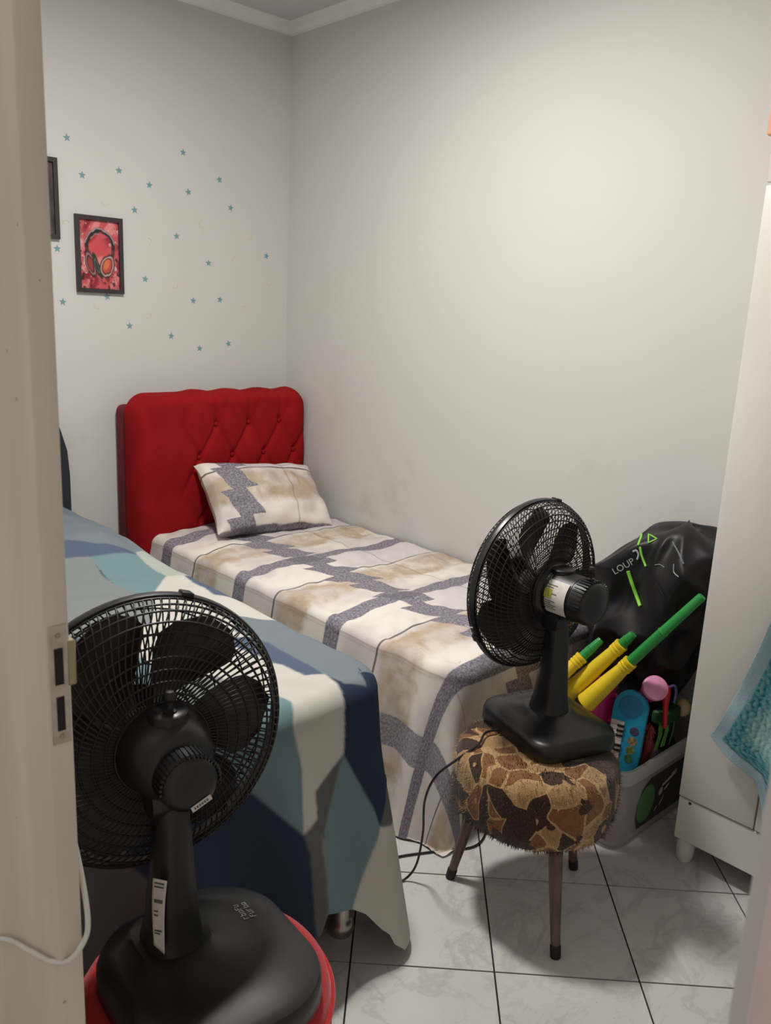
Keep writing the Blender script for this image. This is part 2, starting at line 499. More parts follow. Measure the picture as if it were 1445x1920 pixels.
M_FRAME = plain('black_frame_wood', rgb(46, 38, 38), 0.45)
def attr_mat(name, rough=0.5, spec=0.3):
    m = Mat(name, (1, 1, 1, 1), rough, spec=spec)
    a = m.node('ShaderNodeAttribute'); a.attribute_name = 'print'
    m.base(a.outputs['Color']); return m
M_PRINT = attr_mat('art_print').m
def frame(name, label, x0, x1, z0, z1, paint):
    w = 0.017
    t = thing(name, label, 'picture', ((x0 + x1) / 2, YB, z0))
    a, b, h = -(x1 - x0) / 2, (x1 - x0) / 2, z1 - z0
    for q in ((a, b, 0, w), (a, b, h - w, h), (a, a + w, w, h - w), (b - w, b, w, h - w)):
        MB().box(q[0], q[1], -0.016, 0.0, q[2], q[3]).build('frame_bar', M_FRAME, t, smooth=False)
    uu, ww = np.meshgrid(np.linspace(0, 1, 90), np.linspace(0, 1, 140), indexing='ij')
    P = np.stack([a + w + uu * (b - a - 2 * w), 0 * uu - 0.006, w + ww * (h - 2 * w)], -1)
    grid_mesh('print', P, M_PRINT, t, col=paint(uu, ww))
    return t
def srgb(c): return np.array([lin(x / 255) for x in c])
def paint_headphones(u, w):
    n1 = wob(u, w * 1.5, 11, 14); n2 = wob(u, w * 1.5, 12, 34); n3 = wob(u, w * 1.5, 13, 70)
    col = np.ones(u.shape + (3,)) * srgb((192, 82, 88))
    def lay(mask, c, k=1.0):
        col[...] = col * (1 - k * mask[..., None]) + srgb(c) * k * mask[..., None]
    lay(sstep(n1, 0.2, 1.0), (214, 128, 130)); lay(sstep(-n1, 0.3, 1.0), (140, 40, 52))
    lay(sstep(n2, 0.7, 1.2) * (np.abs(u - .5) > .22), (214, 176, 176), .8)
    lay(sstep(-n2, 0.6, 1.1) * (w < .55) * (np.abs(u - .5) > .2), (48, 34, 38), .9)
    lay(sstep(n3, 0.8, 1.1) * (np.abs(u - .5) > .3), (70, 48, 56), .7)
    lay(np.exp(-(((u - .5) / .24) ** 2 + ((w - .62) / .15) ** 2) ** 2), (198, 74, 80))
    wx = u + .012 * n1; wy = w + .008 * n2
    r = np.hypot((wx - .52) / .34, (wy - .62) / .235)
    band = np.exp(-((r - 1) / .15) ** 4) * (wy > .60)
    lay(band, (38, 36, 40)); lay(np.exp(-((r - 1.10) / .035) ** 2) * (wy > .66), (176, 166, 170), .8)
    lay(np.exp(-((r - .84) / .03) ** 2) * (wy > .72) * (wx < .5), (150, 150, 150), .7)
    def ell(cx_, cy_, an, ra, rb):
        ca, sa = math.cos(an), math.sin(an)
        a_ = (wx - cx_) * ca + (wy - cy_) * sa * 1.5; b_ = -(wx - cx_) * sa + (wy - cy_) * ca * 1.5
        return np.hypot(a_ / ra, b_ / rb)
    for cx_, cy_, an, ra, rb in ((.20, .52, .15, .045, .20), (.84, .53, -.15, .045, .20)):
        lay(sstep(-ell(cx_, cy_, an, ra, rb), -1.15, -.9), (44, 38, 42), .85)
    e = ell(.27, .36, .30, .115, .30)
    lay(sstep(-e, -1.12, -.95), (48, 40, 42)); lay(np.exp(-((e - .78) / .10) ** 2), (176, 120, 120), .8); lay(sstep(-e, -.6, -.4), (150, 58, 62))
    e = ell(.44, .34, .38, .075, .30)
    lay(sstep(-e, -1.12, -.95), (50, 52, 48)); lay(np.exp(-((e - .5) / .12) ** 2), (96, 108, 96), .8)
    e = ell(.70, .34, -.35, .175, .27)
    lay(sstep(-e, -1.10, -.95), (46, 36, 38)); lay(np.exp(-((e - .82) / .07) ** 2), (206, 168, 160), .9); lay(sstep(-e, -.72, -.55), (186, 70, 62)); lay(sstep(-ell(.68, .36, -.35, .09, .15), -1.1, -.5), (206, 112, 70))
    lay(sstep(n2, .5, 1.1) * (w < .22), (206, 96, 96), .7); lay(sstep(-n3, .9, 1.2) * (w < .30), (52, 34, 38), .8)
    return np.clip(col, 0, 1)
frame('framed_picture', 'black framed red painting of headphones hanging among star stickers', 1.452, 1.651, 1.526, 1.826, paint_headphones)
frame('framed_picture', 'black framed picture mostly hidden behind the cream sliding door', 1.19, 1.390, 1.722, 2.022, lambda u, w: np.ones(u.shape + (3,)) * srgb((70, 62, 62)) * (1 + .3 * wob(u, w, 3, 20))[..., None].clip(.3, 2))
# ------------------------------------------------------------------ bed by the long wall
M_BASEFAB = plain('dark_box_base_fabric', rgb(58, 54, 54), 0.9, bump=0.2, bscale=300)
M_MATT = plain('white_mattress_fabric', rgb(205, 200, 192), 0.9, bump=0.2, bscale=200)
M_LEGST = plain('brushed_steel', rgb(178, 172, 164), 0.28, 0.9, scale=30)
RX, RY, RZ = 1.70, 1.475, 0.535         # left edge, foot edge and top of the bed by the wall
def bed(name, label, x0, x1, y0, y1, ztop, zsplit, legs, foot=0.0):
    t = thing(name, label, 'bed', ((x0 + x1) / 2, (y0 + y1) / 2, 0))
    cx_, cy_ = (x0 + x1) / 2, (y0 + y1) / 2
    MB().rbox(x0 - cx_, x1 - cx_, y0 - foot - cy_, y1 - cy_, 0.15, zsplit, 0.03, 3).build('box_base', M_BASEFAB, t)
    MB().rbox(x0 - cx_, x1 - cx_, y0 - cy_, y1 - cy_, zsplit + .001, ztop, 0.045, 4).build('mattress', M_MATT, t)
    for lx, ly in legs:
        MB().lathe([(0.030, 0.151), (0.030, 0.145), (0.0215, 0.140), (0.0215, 0.045), (0.026, 0.038), (0.033, 0.026), (0.034, 0.012), (0.030, 0.0)], 24).build('leg', M_LEGST, t).location = (lx - cx_, ly - cy_, 0)
    return t
bed('single_bed', 'single box bed under the grey plaid sheet against the long wall', RX - .025, 2.485, RY - .02, 3.188, RZ - 0.030, 0.34, [(RX + .06, RY + .07), (2.42, RY + .07), (RX + .06, 3.12), (2.42, 3.12)])

# plaid sheet: purple-grey bands, thin dark stripes, beige washes on cream
def plaid_mat(name, per=0.545, t0=2.515, band_s=1.965, su=1.0):
    m = Mat(name, rgb(220, 212, 204), 0.85, spec=0.15)
    uv = m.uv()
    s, t, _ = m.sep(uv)
    fine = m.noise(uv, 9, 4, 0.6); fine2 = m.noise(m.mapping(uv, loc=(5, 3, 0)), 14, 4, 0.65)
    jag = (m.noise(m.mapping(uv, loc=(2, 7, 1)), 7, 3, 0.6) - 0.5) * 0.10
    ph = (t - t0 + per * 40).mod(per)                        # 0 at the middle of a cross band
    dist = ph.min(ph * -1.0 + per)                           # distance to the band's middle line
    edge = (fine - 0.5) * 0.018
    cross = ((dist + edge) * -1.0).step(-0.040, -0.034)
    saw = ((t * (1 / 0.135)).mod(1.0) - 0.5) * 0.075
    lx = (s - band_s + saw * 0.8 + jag * 0.3).abs() + edge
    along = (lx * -1.0).step(-0.062, -0.056)
    ls = ((s - band_s - 0.56).abs() * -1.0).step(-0.05, -0.045)
    ls2 = ((s - band_s + 0.56).abs() * -1.0).step(-0.05, -0.045)
    dark = cross.max(along).max(ls2 * 0.9).max(ls * 0.8)
    line = ((ph - per * 0.60).abs() * -1.0).step(-0.0052, -0.0038)
    line2 = ((s - band_s - 0.26).abs() * -1.0).step(-0.004, -0.003) * 0.45
    line3 = ((s - band_s + 0.33).abs() * -1.0).step(-0.004, -0.003) * 0.35
    b1 = (ph - per * 0.42 + (fine2 - 0.5) * 0.10).abs()
    beige = (b1 * -1.0).step(-0.105, -0.055)
    gap = (s - band_s - 0.02).step(0.0, 0.10)
    patch = m.noise(m.mapping(uv, loc=(9, 1, 4)), 4.2, 3, 0.55).step(0.40, 0.62)
    cream = m.mix(patch, rgb(226, 219, 210), rgb(205, 197, 194))
    c = m.mix(beige * (fine.step(0.34, 0.62) * 0.6 + 0.25), cream, rgb(178, 156, 130))
    right = (s - band_s).step(0.05, 0.09) * ((ph - per * 0.80).abs() * -1.0).step(-0.11, -0.09)
    c = m.mix(right * 0.55, c, rgb(196, 188, 194))
    wash = m.noise(m.mapping(uv, (1, 0.35, 1), loc=(1, 4, 2)), 16, 4, 0.6).step(0.50, 0.72)
    c = m.mix(wash * beige * 0.5, c, rgb(146, 124, 100))
    c = m.mix(line2.max(line3), c, rgb(128, 110, 96))
    c = m.mix(line * 0.85, c, rgb(86, 76, 72))
    grain = m.noise(m.mapping(uv, (1, 1, 1)), 110, 3, 0.7)
    dk = m.mix(grain.step(0.35, 0.68), rgb(104, 99, 108), rgb(160, 154, 162))
    c = m.mix(dark, c, dk)
    both = cross * along
    c = m.mix(both * 0.5, c, rgb(98, 93, 102))
    m.base(c)
    m.bump(m.noise(uv, 420, 2), 0.12, 0.001)
    return m.m
M_PLAID = plaid_mat('plaid_sheet_print')
ss, tt = np.meshgrid(np.linspace(RX - 0.555, 2.482, 260), np.linspace(RY - 0.52, 3.198, 400), indexing='ij')
def bulge(s, t): return -0.012 * sstep(-s, -RX - .12, -RX)
P = drape(ss, tt, -1, RX, RY, RZ, rr=0.05, rc=0.07, fl_side=0.10, fl_foot=0.0, amp=0.019, lam=0.21, seed=2, corner=0.04, wr=0.0065, zmin=0.006, hump=bulge)
sheet = grid_mesh('bed_sheet', P, M_PLAID, uv=np.stack([ss, tt], -1))
tag(sheet, 'cream and beige plaid bed sheet with purple-grey bands on the bed by the long wall', 'bed sheet')

# pillow leaning on the red headboard
def cushion(name, w, d, h, M, mat, parent=None, uvo=(0, 0), n=60, seed=7):
    u = np.linspace(-1, 1, n)
    U, V = np.meshgrid(u, u, indexing='ij')
    Pz = []
    for sgn in (1, -1):
        prof_ = np.clip((1 - U ** 2) * (1 - V ** 2), 0, 1) ** 0.37
        edge = 1 - 0.07 * (1 - V ** 2) * np.abs(U) ** 2
        X = U * w / 2 * (1 - 0.07 * (1 - V ** 2) * U ** 2)
        Y = V * d / 2 * (1 - 0.08 * (1 - U ** 2) * V ** 2)
        Z = sgn * h / 2 * prof_ + 0.008 * wob(U * w, V * d, seed, 26) * prof_ + 0.010 * (U ** 4 + V ** 4) * wob(U, V, seed + 1, 9) * 0.5
        if sgn < 0: X, Y, Z = X[::-1], Y[::-1], Z[::-1]
        Pz.append(np.stack([X, Y, Z], -1))
    mats = np.array(M)
    def tr(A): return A @ mats[:3, :3].T + mats[:3, 3]
    uv0 = np.stack([U * w / 2 + uvo[0], V * d / 2 + uvo[1]], -1)
    A = np.concatenate([tr(Pz[0]), tr(Pz[1])], 0); UVs = np.concatenate([uv0, uv0[::-1]], 0)
    return grid_mesh(name, A, mat, parent, uv=UVs)
Mp = Matrix.Translation((2.125, 3.030, 0.668)) @ Matrix.Rotation(math.radians(-5), 4, 'Z') @ Matrix.Rotation(math.radians(4), 4, 'Y') @ Matrix.Rotation(math.radians(43), 4, 'X')
pil = cushion('pillow', 0.59, 0.37, 0.19, Mp, plaid_mat('plaid_pillow_print', per=0.545, t0=0.33, band_s=-0.17), seed=5)
tag(pil, 'plaid pillow leaning against the red headboard', 'pillow')

# red tufted headboard
M_RED = Mat('red_suede', rgb(138, 18, 23), 0.9, spec=0.12)
_v = M_RED.coord()
M_RED.base(M_RED.mix(M_RED.noise(_v, 6, 4).step(0.3, 0.7), rgb(134, 17, 22), rgb(148, 22, 27)))
M_RED.bump(M_RED.noise(_v, 260, 3), 0.25, 0.001); M_RED = M_RED.m
M_REDSIDE = plain('dark_red_side_fabric', rgb(104, 20, 28), 0.9, bump=0.2, bscale=250)
HX0, HX1, HZ0, HZ1 = 1.588, 2.497, 0.18, 1.125
hb = thing('headboard', 'red suede button-tufted headboard behind the plaid pillow', 'headboard', ((HX0 + HX1) / 2, YB, 0))
hw = (HX1 - HX0) / 2
MB().rbox(-hw + .006, hw - .006, -0.118, -0.004, 0.0, HZ1 - .055, 0.030, 4).build('backboard', M_REDSIDE, hb)
n, k = 240, 240
uu, ww = np.meshgrid(np.linspace(0, 1, n), np.linspace(0, 1, k), indexing='ij')
U = -hw + 2 * hw * uu; W = HZ0 + (HZ1 - HZ0) * ww
LX, LZ = 0.172, 0.29
u0, z0_ = 0.115, 0.985
A_ = (U - u0) / LX + (W - z0_) / LZ; B_ = (U - u0) / LX - (W - z0_) / LZ
def near(a): return np.abs(a - np.round(a)) * 0.5
cre = np.maximum(np.exp(-(near(A_) / 0.045) ** 2) * 0.75, np.exp(-(near(B_) / 0.04) ** 2))
btn = np.exp(-((near(A_) ** 2 + near(B_) ** 2) / 0.055 ** 2))
reg = sstep(U, -hw + .20, -hw + .32) * sstep(W, 0.50, 0.60)
toprow = sstep(W, z0_ - 0.02, z0_ + 0.05)
vert = np.exp(-(np.abs((U - u0) / LX / 1.0 - np.round((U - u0) / LX)) / 0.09) ** 2)
dep = reg * ((1 - toprow) * (0.008 * cre) + toprow * 0.009 * vert + 0.016 * btn * (W < z0_ + .06))
puff = reg * 0.010 * np.abs(np.sin(np.pi * A_) * np.sin(np.pi * B_))
low = 0.012 * np.exp(-((W - 0.56) / 0.018) ** 2)
eL, eR, eT, eB = U + hw, hw - U, HZ1 - W, W - HZ0
rad = 0.05
def rnd(e, r=rad): return np.sqrt(np.clip(1 - (1 - np.clip(e / r, 0, 1)) ** 2, 0, 1))
cr = 0.09
cxn = np.maximum(0, cr - np.minimum(eL, eR)); czn = np.maximum(0, cr - eT)
eC = np.where((cxn > 0) & (czn > 0), cr - np.hypot(cxn, czn), 9)
e = np.minimum.reduce([eL, eR, eT, eC])
f = rnd(np.clip(e, 0, 9)) * (0.25 + 0.75 * rnd(eB, .02))
Yb = -0.115 - 0.085 * f - puff + dep - 0.012 * np.exp(-((U + hw - .10) / .09) ** 2) * f
# round the outline's top corners, scallop the top a little
k1 = np.where(eC < 0, 1.0, 0.0)
rr_ = np.hypot(cxn, czn); sc_ = np.where((eC < 0) & (rr_ > 0), cr / np.maximum(rr_, 1e-6), 1)
Ux = U + np.sign(U) * (-(cxn - cxn * sc_)) * 1.0
Ux = np.where(eC < 0, np.sign(U) * (hw - cr + cxn * sc_), U)
Wx = np.where(eC < 0, HZ1 - cr + czn * sc_, W)
Wx = Wx + 0.010 * np.abs(np.sin(np.pi * (U - u0) / LX)) * sstep(W, HZ1 - .12, HZ1) * reg
grid_mesh('tufted_cushion', np.stack([Ux, Yb, Wx], -1), M_RED, hb)
for i in range(-4, 5):
    for j in range(-2, 1):
        bu = u0 + i * LX + (0 if j % 2 == 0 else LX / 2) ; bz = z0_ + j * LZ / 2 * 1.0
        if bu < -hw + .27 or bu > hw - .06 or bz < 0.6: continue
        MB().lathe([(0.0001, -0.006), (0.006, -0.0052), (0.0095, -0.002), (0.0095, 0.004)], 14, 'Y').build('button', M_RED, hb).location = (bu, -0.186, bz)

# ------------------------------------------------------------------ bed beside the doorway
LXE, LYE, LZT = 1.272, 1.365, 0.66
bed('single_bed', 'taller single box bed with steel legs under the blue patchwork blanket', 0.452, LXE + .02, LYE - .015, 3.188, LZT - 0.028, 0.42, [(1.178, 1.335), (0.53, 1.335), (1.178, 3.12), (0.53, 3.12)], 0.055)
M_PATCH = attr_mat('patchwork_print', 0.85, 0.15)
M_PATCH.bump(M_PATCH.noise(M_PATCH.uv(), 420, 2), 0.15, 0.001); M_PATCH = M_PATCH.m
ss, tt = np.meshgrid(np.linspace(0.455, LXE + 0.605, 300), np.linspace(LYE - 0.555, 3.222, 560), indexing='ij')
_hem = np.interp(ss, [.45, .95, .994, 1.02, 1.099, 1.136, 1.173, 1.22, 1.30, 1.88], [.84, .85, .858, .892, .861, .832, .782, .735, .705, .76])
tt = _hem + (tt - tt.min()) / (tt.max() - tt.min()) * (3.198 - _hem)
def hump(s, t): return 0.075 * sstep(t, 2.35, 2.65) * (1 - .5 * sstep(s, 1.15, 1.3))
P = drape(ss, tt, 1, LXE, LYE, LZT, rr=.05, rc=.08, fl_side=.0, fl_foot=.14, amp=.013, lam=.26, seed=4, corner=.0, hump=hump)
TEAL, PALE, BLUE, GREY, WHITE, SLATE, NAVY, OLIVE = [srgb(c) for c in ((108, 132, 136), (162, 168, 160), (82, 92, 112), (124, 128, 129), (190, 187, 179), (112, 121, 128), (42, 52, 72), (94, 96, 94))]
pal = [TEAL, WHITE, GREY, BLUE, SLATE, WHITE, NAVY, TEAL, OLIVE]
rs = np.random.RandomState(8)
seeds = []
for a in np.arange(0.3, 2.0, 0.26):
    for b in np.arange(0.5, 3.5, 0.30):
        seeds.append((a + rs.uniform(-.08, .08), b + rs.uniform(-.09, .09)))
def voro(ss, tt):
    best = np.full(ss.shape, 9.0); idx = np.zeros(ss.shape, int)
    for q, (a, b) in enumerate(seeds):
        d = np.abs(ss - a) * 1.0 + np.abs(tt - b) * 0.8
        m_ = d < best; best = np.where(m_, d, best); idx = np.where(m_, q, idx)
    return np.array([pal[(q * 5 + q // 11 * 2) % len(pal)] for q in range(len(seeds))])[idx]
patches = [
 (GREY, [(0.6, 2.51), (1.008, 2.512), (1.076, 2.499), (1.07, 2.40), (1.068, 2.314), (1.085, 2.216), (1.119, 2.157), (1.0, 1.95), (0.6, 2.0)]),
 (TEAL, [(1.073, 2.499), (1.238, 2.506), (1.244, 2.31), (1.127, 2.177), (1.085, 2.216), (1.068, 2.314), (1.076, 2.418)]),
 (PALE, [(1.27, 2.549), (1.45, 2.50), (1.45, 2.22), (1.281, 2.27), (1.241, 2.311), (1.235, 2.504)]),
 (BLUE, [(1.05, 2.612), (1.127, 2.564), (1.23, 2.52), (1.235, 2.496), (1.076, 2.499), (0.9, 2.512), (0.9, 2.61)]),
 (SLATE, [(0.9, 3.3), (1.3, 3.3), (1.34, 2.70), (1.30, 2.54), (1.23, 2.515), (1.127, 2.564), (1.05, 2.612), (0.9, 2.61)]),
 (WHITE, [(1.241, 2.311), (1.281, 2.27), (1.261, 2.064), (1.40, 1.78), (1.284, 1.795), (1.21, 1.896), (1.184, 1.991), (1.116, 2.156), (1.127, 2.178)]),
 (BLUE, [(1.281, 2.27), (1.55, 2.24), (1.55, 1.9), (1.40, 1.78), (1.261, 2.064)]),
 (SLATE, [(1.21, 1.896), (1.284, 1.795), (1.42, 1.76), (1.42, 1.50), (1.278, 1.504), (1.176, 1.421), (1.178, 1.51), (1.178, 1.665), (1.147, 1.77)]),
 (BLUE, [(1.161, 1.716), (1.178, 1.665), (1.178, 1.51), (1.17, 1.424), (1.13, 1.443), (1.122, 1.516), (1.11, 1.611), (1.08, 1.75)]),
 (WHITE, [(1.02, 1.66), (1.099, 1.564), (1.124, 1.526), (1.13, 1.443), (1.176, 1.421), (1.153, 1.339), (1.142, 1.25), (1.13, 1.2), (1.036, 1.146), (1.033, 1.095), (0.988, 1.07), (1.011, 1.206), (1.002, 1.31), (1.019, 1.405), (0.95, 1.5)]),
 (TEAL, [(1.022, 1.412), (1.025, 1.355), (1.002, 1.304), (1.011, 1.219), (0.988, 1.073), (0.885, 1.193), (0.80, 1.27), (0.84, 1.38), (0.95, 1.45)]),
 (NAVY, [(0.885, 1.193), (0.988, 1.073), (0.996, 1.032), (0.985, 0.90), (0.985, 0.70), (0.78, 0.70), (0.72, 1.05), (0.80, 1.203)]),
 (OLIVE, [(0.988, 1.074), (1.036, 1.092), (1.025, 0.896), (1.02, 0.70), (0.985, 0.70), (0.985, 0.90), (0.996, 1.032)]),
 (OLIVE, [(1.13, 1.196), (1.036, 1.146), (1.031, 1.086), (1.039, 1.038), (1.113, 1.174)]),
 (TEAL, [(1.13, 1.196), (1.21, 1.016), (1.099, 0.861), (1.09, 0.70), (1.02, 0.70), (1.022, 0.896), (1.045, 1.06)]),
 (SLATE, [(1.176, 1.421), (1.272, 1.515), (1.43, 1.53), (1.43, 1.38), (1.252, 1.371), (1.233, 1.326), (1.173, 1.352)]),
 (NAVY, [(1.176, 1.421), (1.173, 1.352), (1.233, 1.326), (1.252, 1.371), (1.60, 1.40), (1.60, 1.12), (1.30, 1.085), (1.21, 1.016), (1.13, 1.196), (1.144, 1.269), (1.153, 1.339)]),
 (OLIVE, [(1.21, 1.016), (1.30, 1.085), (1.60, 1.12), (1.75, 1.04), (1.30, 1.0)]),
 (WHITE, [(1.21, 1.013), (1.30, 1.0), (1.9, 1.05), (1.9, 0.6), (1.09, 0.6), (1.09, 0.70), (1.099, 0.861)]),
]
def inside(poly, x, y):
    r = np.zeros(x.shape, bool)
    for i in range(len(poly)):
        (x1, y1), (x2, y2) = poly[i - 1], poly[i]
        if y1 == y2: continue
        r ^= ((y1 > y) != (y2 > y)) & (x < (x2 - x1) * (y - y1) / (y2 - y1) + x1)
    return r
col = np.zeros(ss.shape + (3,))
for os_ in (-.0024, 0, .0024):
    for ot in (-.0024, 0, .0024):
        c1 = voro(ss + os_, tt + ot)
        for c_, poly in patches:
            c1[inside(poly, ss + os_, tt + ot)] = c_
        col += c1 / 9
bl = grid_mesh('patchwork_blanket', P, M_PATCH, uv=np.stack([ss, tt], -1), col=col)
tag(bl, 'blue, teal, navy and white patchwork blanket draped over the bed beside the door', 'blanket')
M_DARKHB = plain('dark_navy_fabric', rgb(36, 38, 46), 0.9, bump=0.2, bscale=250)
hd = thing('headboard', 'dark navy rounded headboard behind the patchwork blanket', 'headboard', (0.90, YB, 0))
pts = [(-0.44, 0.0), (0.452, 0.0), (0.452, 0.80), (0.445, 0.90), (0.42, 0.99), (0.36, 1.10), (0.27, 1.135), (-0.30, 1.135), (-0.44, 1.06)]
MB().prism(pts, -0.105, -0.06, 'Y').build('padded_panel', M_DARKHB, hd, smooth=False)
MB().box(-0.40, 0.40, -0.06, -0.004, 0.0, 0.9).build('backboard', M_DARKHB, hd, smooth=False)
# ------------------------------------------------------------------ fans
M_BLK = plain('black_plastic', rgb(24, 24, 26), 0.36, spec=0.5, mott=0.15)
M_BLKM = plain('black_grille_plastic', rgb(27, 24, 23), 0.42, spec=0.4, mott=0.15)
M_BLADE = plain('dark_brown_blade_plastic', rgb(50, 35, 31), 0.30, spec=0.5, mott=0.1)
M_STICK = plain('white_paper_label', rgb(205, 200, 192), 0.6, mott=0.06, scale=60)
M_INK = plain('grey_print_ink', rgb(84, 78, 76), 0.7)
M_YEL = plain('yellow_green_ink', rgb(168, 168, 62), 0.6)
M_WINK = plain('white_ink', rgb(190, 192, 194), 0.5)
M_CABLE = plain('black_cable', rgb(20, 19, 20), 0.45)

def rrect(w, d, r, n=7, cx=0.0, cy=0.0):
    pts = []
    for sx, sy, a0 in ((1, 1, 0), (-1, 1, 90), (-1, -1, 180), (1, -1, 270)):
        for k in range(n + 1):
            a = math.radians(a0 + 90 * k / n)
            pts.append((cx + sx * (w / 2 - r) + r * math.cos(a), cy + sy * (d / 2 - r) + r * math.sin(a)))
    return pts

def make_fan(label, loc, rz, head, first, pitch=0.0, bw=0.250, bd=0.300, br=0.055, boff=(0, 0), dome=False, coly=0.0):
    t = thing('table_fan', label, 'fan', loc, rz, 'black table fans')
    lev = [(bw, bd, br, 0.0, 0), (bw + .006, bd + .006, br + .003, 0.004, 0), (bw + .004, bd + .004, br + .003, 0.030, 0), (bw - .003, bd - .003, br + .001, 0.040, 0), (bw - .022, bd - .022, br - .002, 0.047, .1), (bw * .7, bd * .7, br * .9, 0.054, .5), (0.12, 0.15, 0.045, 0.060, 1), (0.11, 0.13, 0.045, 0.066, 1)]
    b = MB().rings([[(x, y, z) for x, y in rrect(w, d, r, 7, boff[0] * (1 - k), boff[1] * (1 - k))] for w, d, r, z, k in lev]).build('base', M_BLK, t)
    # switch keys on the front of the base
    for k in range(4):
        MB().rbox(boff[0] - 0.052 + k * 0.026, boff[0] - 0.030 + k * 0.026, boff[1] + bd / 2 - .045, boff[1] + bd / 2 - .02, 0.040, 0.052, 0.003, 2).build('key', M_BLKM, b)
    col = []
    for z, w, d, oy_ in ((0.050, 0.104, 0.112, 0.0), (0.066, 0.090, 0.100, 0.0), (0.10, 0.078, 0.086, -0.002), (0.18, 0.066, 0.070, -0.004), (0.26, 0.056, 0.058, -0.004), (0.300, 0.052, 0.054, -0.002), (0.312, 0.040, 0.044, 0.0)):
        col.append([(x, y, z) for x, y in rrect(w, d, min(w, d) * 0.42, 5, 0, oy_)])
    column = MB().rings(col).build('column', M_BLK, t)
    R = Matrix.Rotation(head, 4, 'Z') @ Matrix.Translation((0, 0, -.066)) @ Matrix.Rotation(pitch, 4, 'X') @ Matrix.Translation((0, 0, .066))
    Z = 0.378
    def hp(mb, name, mat, parent=t, angle=40):
        mb.v = [tuple(R @ Vector((p[0], p[1], p[2]))) for p in mb.v]
        mb.v = [(p[0], p[1], p[2] + Z) for p in mb.v]
        return mb.build(name, mat, parent, angle=angle)
    # tilt joint
    j = MB().lathe([(0.012, -0.036), (0.027, -0.034), (0.029, -0.03), (0.029, 0.03), (0.027, 0.034), (0.012, 0.036)], 24, 'X', org=(0, 0.0, -0.066))
    joint = hp(j, 'tilt_joint', M_BLK)
    k_ = MB().lathe([(0.0005, 0.047), (0.010, 0.046), (0.012, 0.038), (0.008, 0.034)], 16, 'X', org=(0, 0, -0.066))
    hp(k_, 'tilt_screw', M_BLKM, joint)
    if dome:
        mot = MB().lathe([(0.036, -0.050), (0.047, -0.046), (0.057, -0.034), (0.065, -0.012), (0.069, 0.008), (0.072, 0.017), (0.073, 0.022), (0.073, 0.030), (0.04, 0.031)], 40, 'Y')
        rear = MB().lathe([(0.0005, -0.088), (0.028, -0.087), (0.038, -0.083), (0.0425, -0.075), (0.0440, -0.062), (0.0455, -0.040), (0.040, -0.036)], 40, 'Y', org=(0.004, 0, -0.012))
    else:
        mot = MB().lathe([(0.052, -0.066), (0.0575, -0.064), (0.059, -0.02), (0.061, 0.012), (0.070, 0.017), (0.072, 0.022), (0.072, 0.030), (0.04, 0.031)], 40, 'Y')
        rear = MB().lathe([(0.0005, -0.118), (0.030, -0.117), (0.047, -0.112), (0.0535, -0.106), (0.0560, -0.090), (0.0575, -0.066), (0.050, -0.064)], 40, 'Y')
    motor = hp(mot, 'motor_housing', M_BLK)
    rc_ = hp(rear, 'rear_cover', M_BLK)
    for i in range(22):
        a = math.radians(-95 + 190 * i / 21)
        q = MB().box(-0.0022, 0.0022, -0.080, -0.048, 0.0420, 0.0462) if dome else MB().box(-0.0022, 0.0022, -0.104, -0.070, 0.0545, 0.0592)
        q.xf((Matrix.Translation((0.004, 0, -0.012)) if dome else Matrix.Identity(4)) @ Matrix.Rotation(a, 4, 'Y'))
        hp(q, 'vent_rib', M_BLK, rc_)
    kn = MB().lathe([(0.010, 0.050), (0.010, 0.062), (0.005, 0.064), (0.005, 0.074), (0.0085, 0.078), (0.0095, 0.085), (0.006, 0.091), (0.0005, 0.092)], 16, 'Z', org=(0, -0.086 if not dome else -0.012, 0 if not dome else 0.014))
    hp(kn, 'oscillation_knob', M_BLKM)
    lo = MB().lathe([(0.030, 0.048), (0.030, 0.064), (0.026, 0.067), (0.0005, 0.067)], 24, 'Z', org=(0, -0.002, 0.006 if dome else 0))
    hp(lo, 'cap', M_BLK, motor)
    RO = 0.222; SH = 0.090
    rearp = [(0.071, -0.066), (0.12, -0.067), (0.165, -0.061), (0.195, -0.048), (0.212, -0.030), (RO - .003, -0.010), (RO - .002, 0.0)]
    frontp = [(0.050, 0.066), (0.11, 0.064), (0.160, 0.056), (0.195, 0.042), (0.212, 0.026), (RO - .003, 0.010), (RO - .002, 0.0)]
    def interp(pr, n):
        r_ = np.array([p[0] for p in pr]); y_ = np.array([p[1] for p in pr])
        s_ = np.concatenate([[0], np.cumsum(np.hypot(np.diff(r_), np.diff(y_)))]); q = np.linspace(0, s_[-1], n)
        return np.interp(q, s_, r_), np.interp(q, s_, y_)
    def grille(pr, nw, swirl, rings, name, wr):
        mb = MB()
        r_, y_ = interp(pr, 12)
        for i in range(nw):
            a0 = 2 * math.pi * i / nw
            pts = []
            for r1, y1 in zip(r_, y_):
                a = a0 + swirl * (r1 - r_[0]) / (RO - r_[0])
                pts.append((r1 * math.sin(a), y1 + SH, r1 * math.cos(a)))
            mb.tube(pts, wr, 4, caps=False)
        rs_, ys_ = interp(pr, 60)
        for q in rings:
            k2 = int(q * 59)
            mb.tube([(rs_[k2] * math.sin(2 * math.pi * m / 72), ys_[k2] + SH, rs_[k2] * math.cos(2 * math.pi * m / 72)) for m in range(72)], wr * 1.15, 4, closed=True)
        return hp(mb, name, M_BLKM, angle=180)
    hub = MB().lathe([(0.040, -0.060), (0.074, -0.062), (0.076, -0.066), (0.074, -0.070), (0.040, -0.072)], 40, 'Y', org=(0, SH, 0))
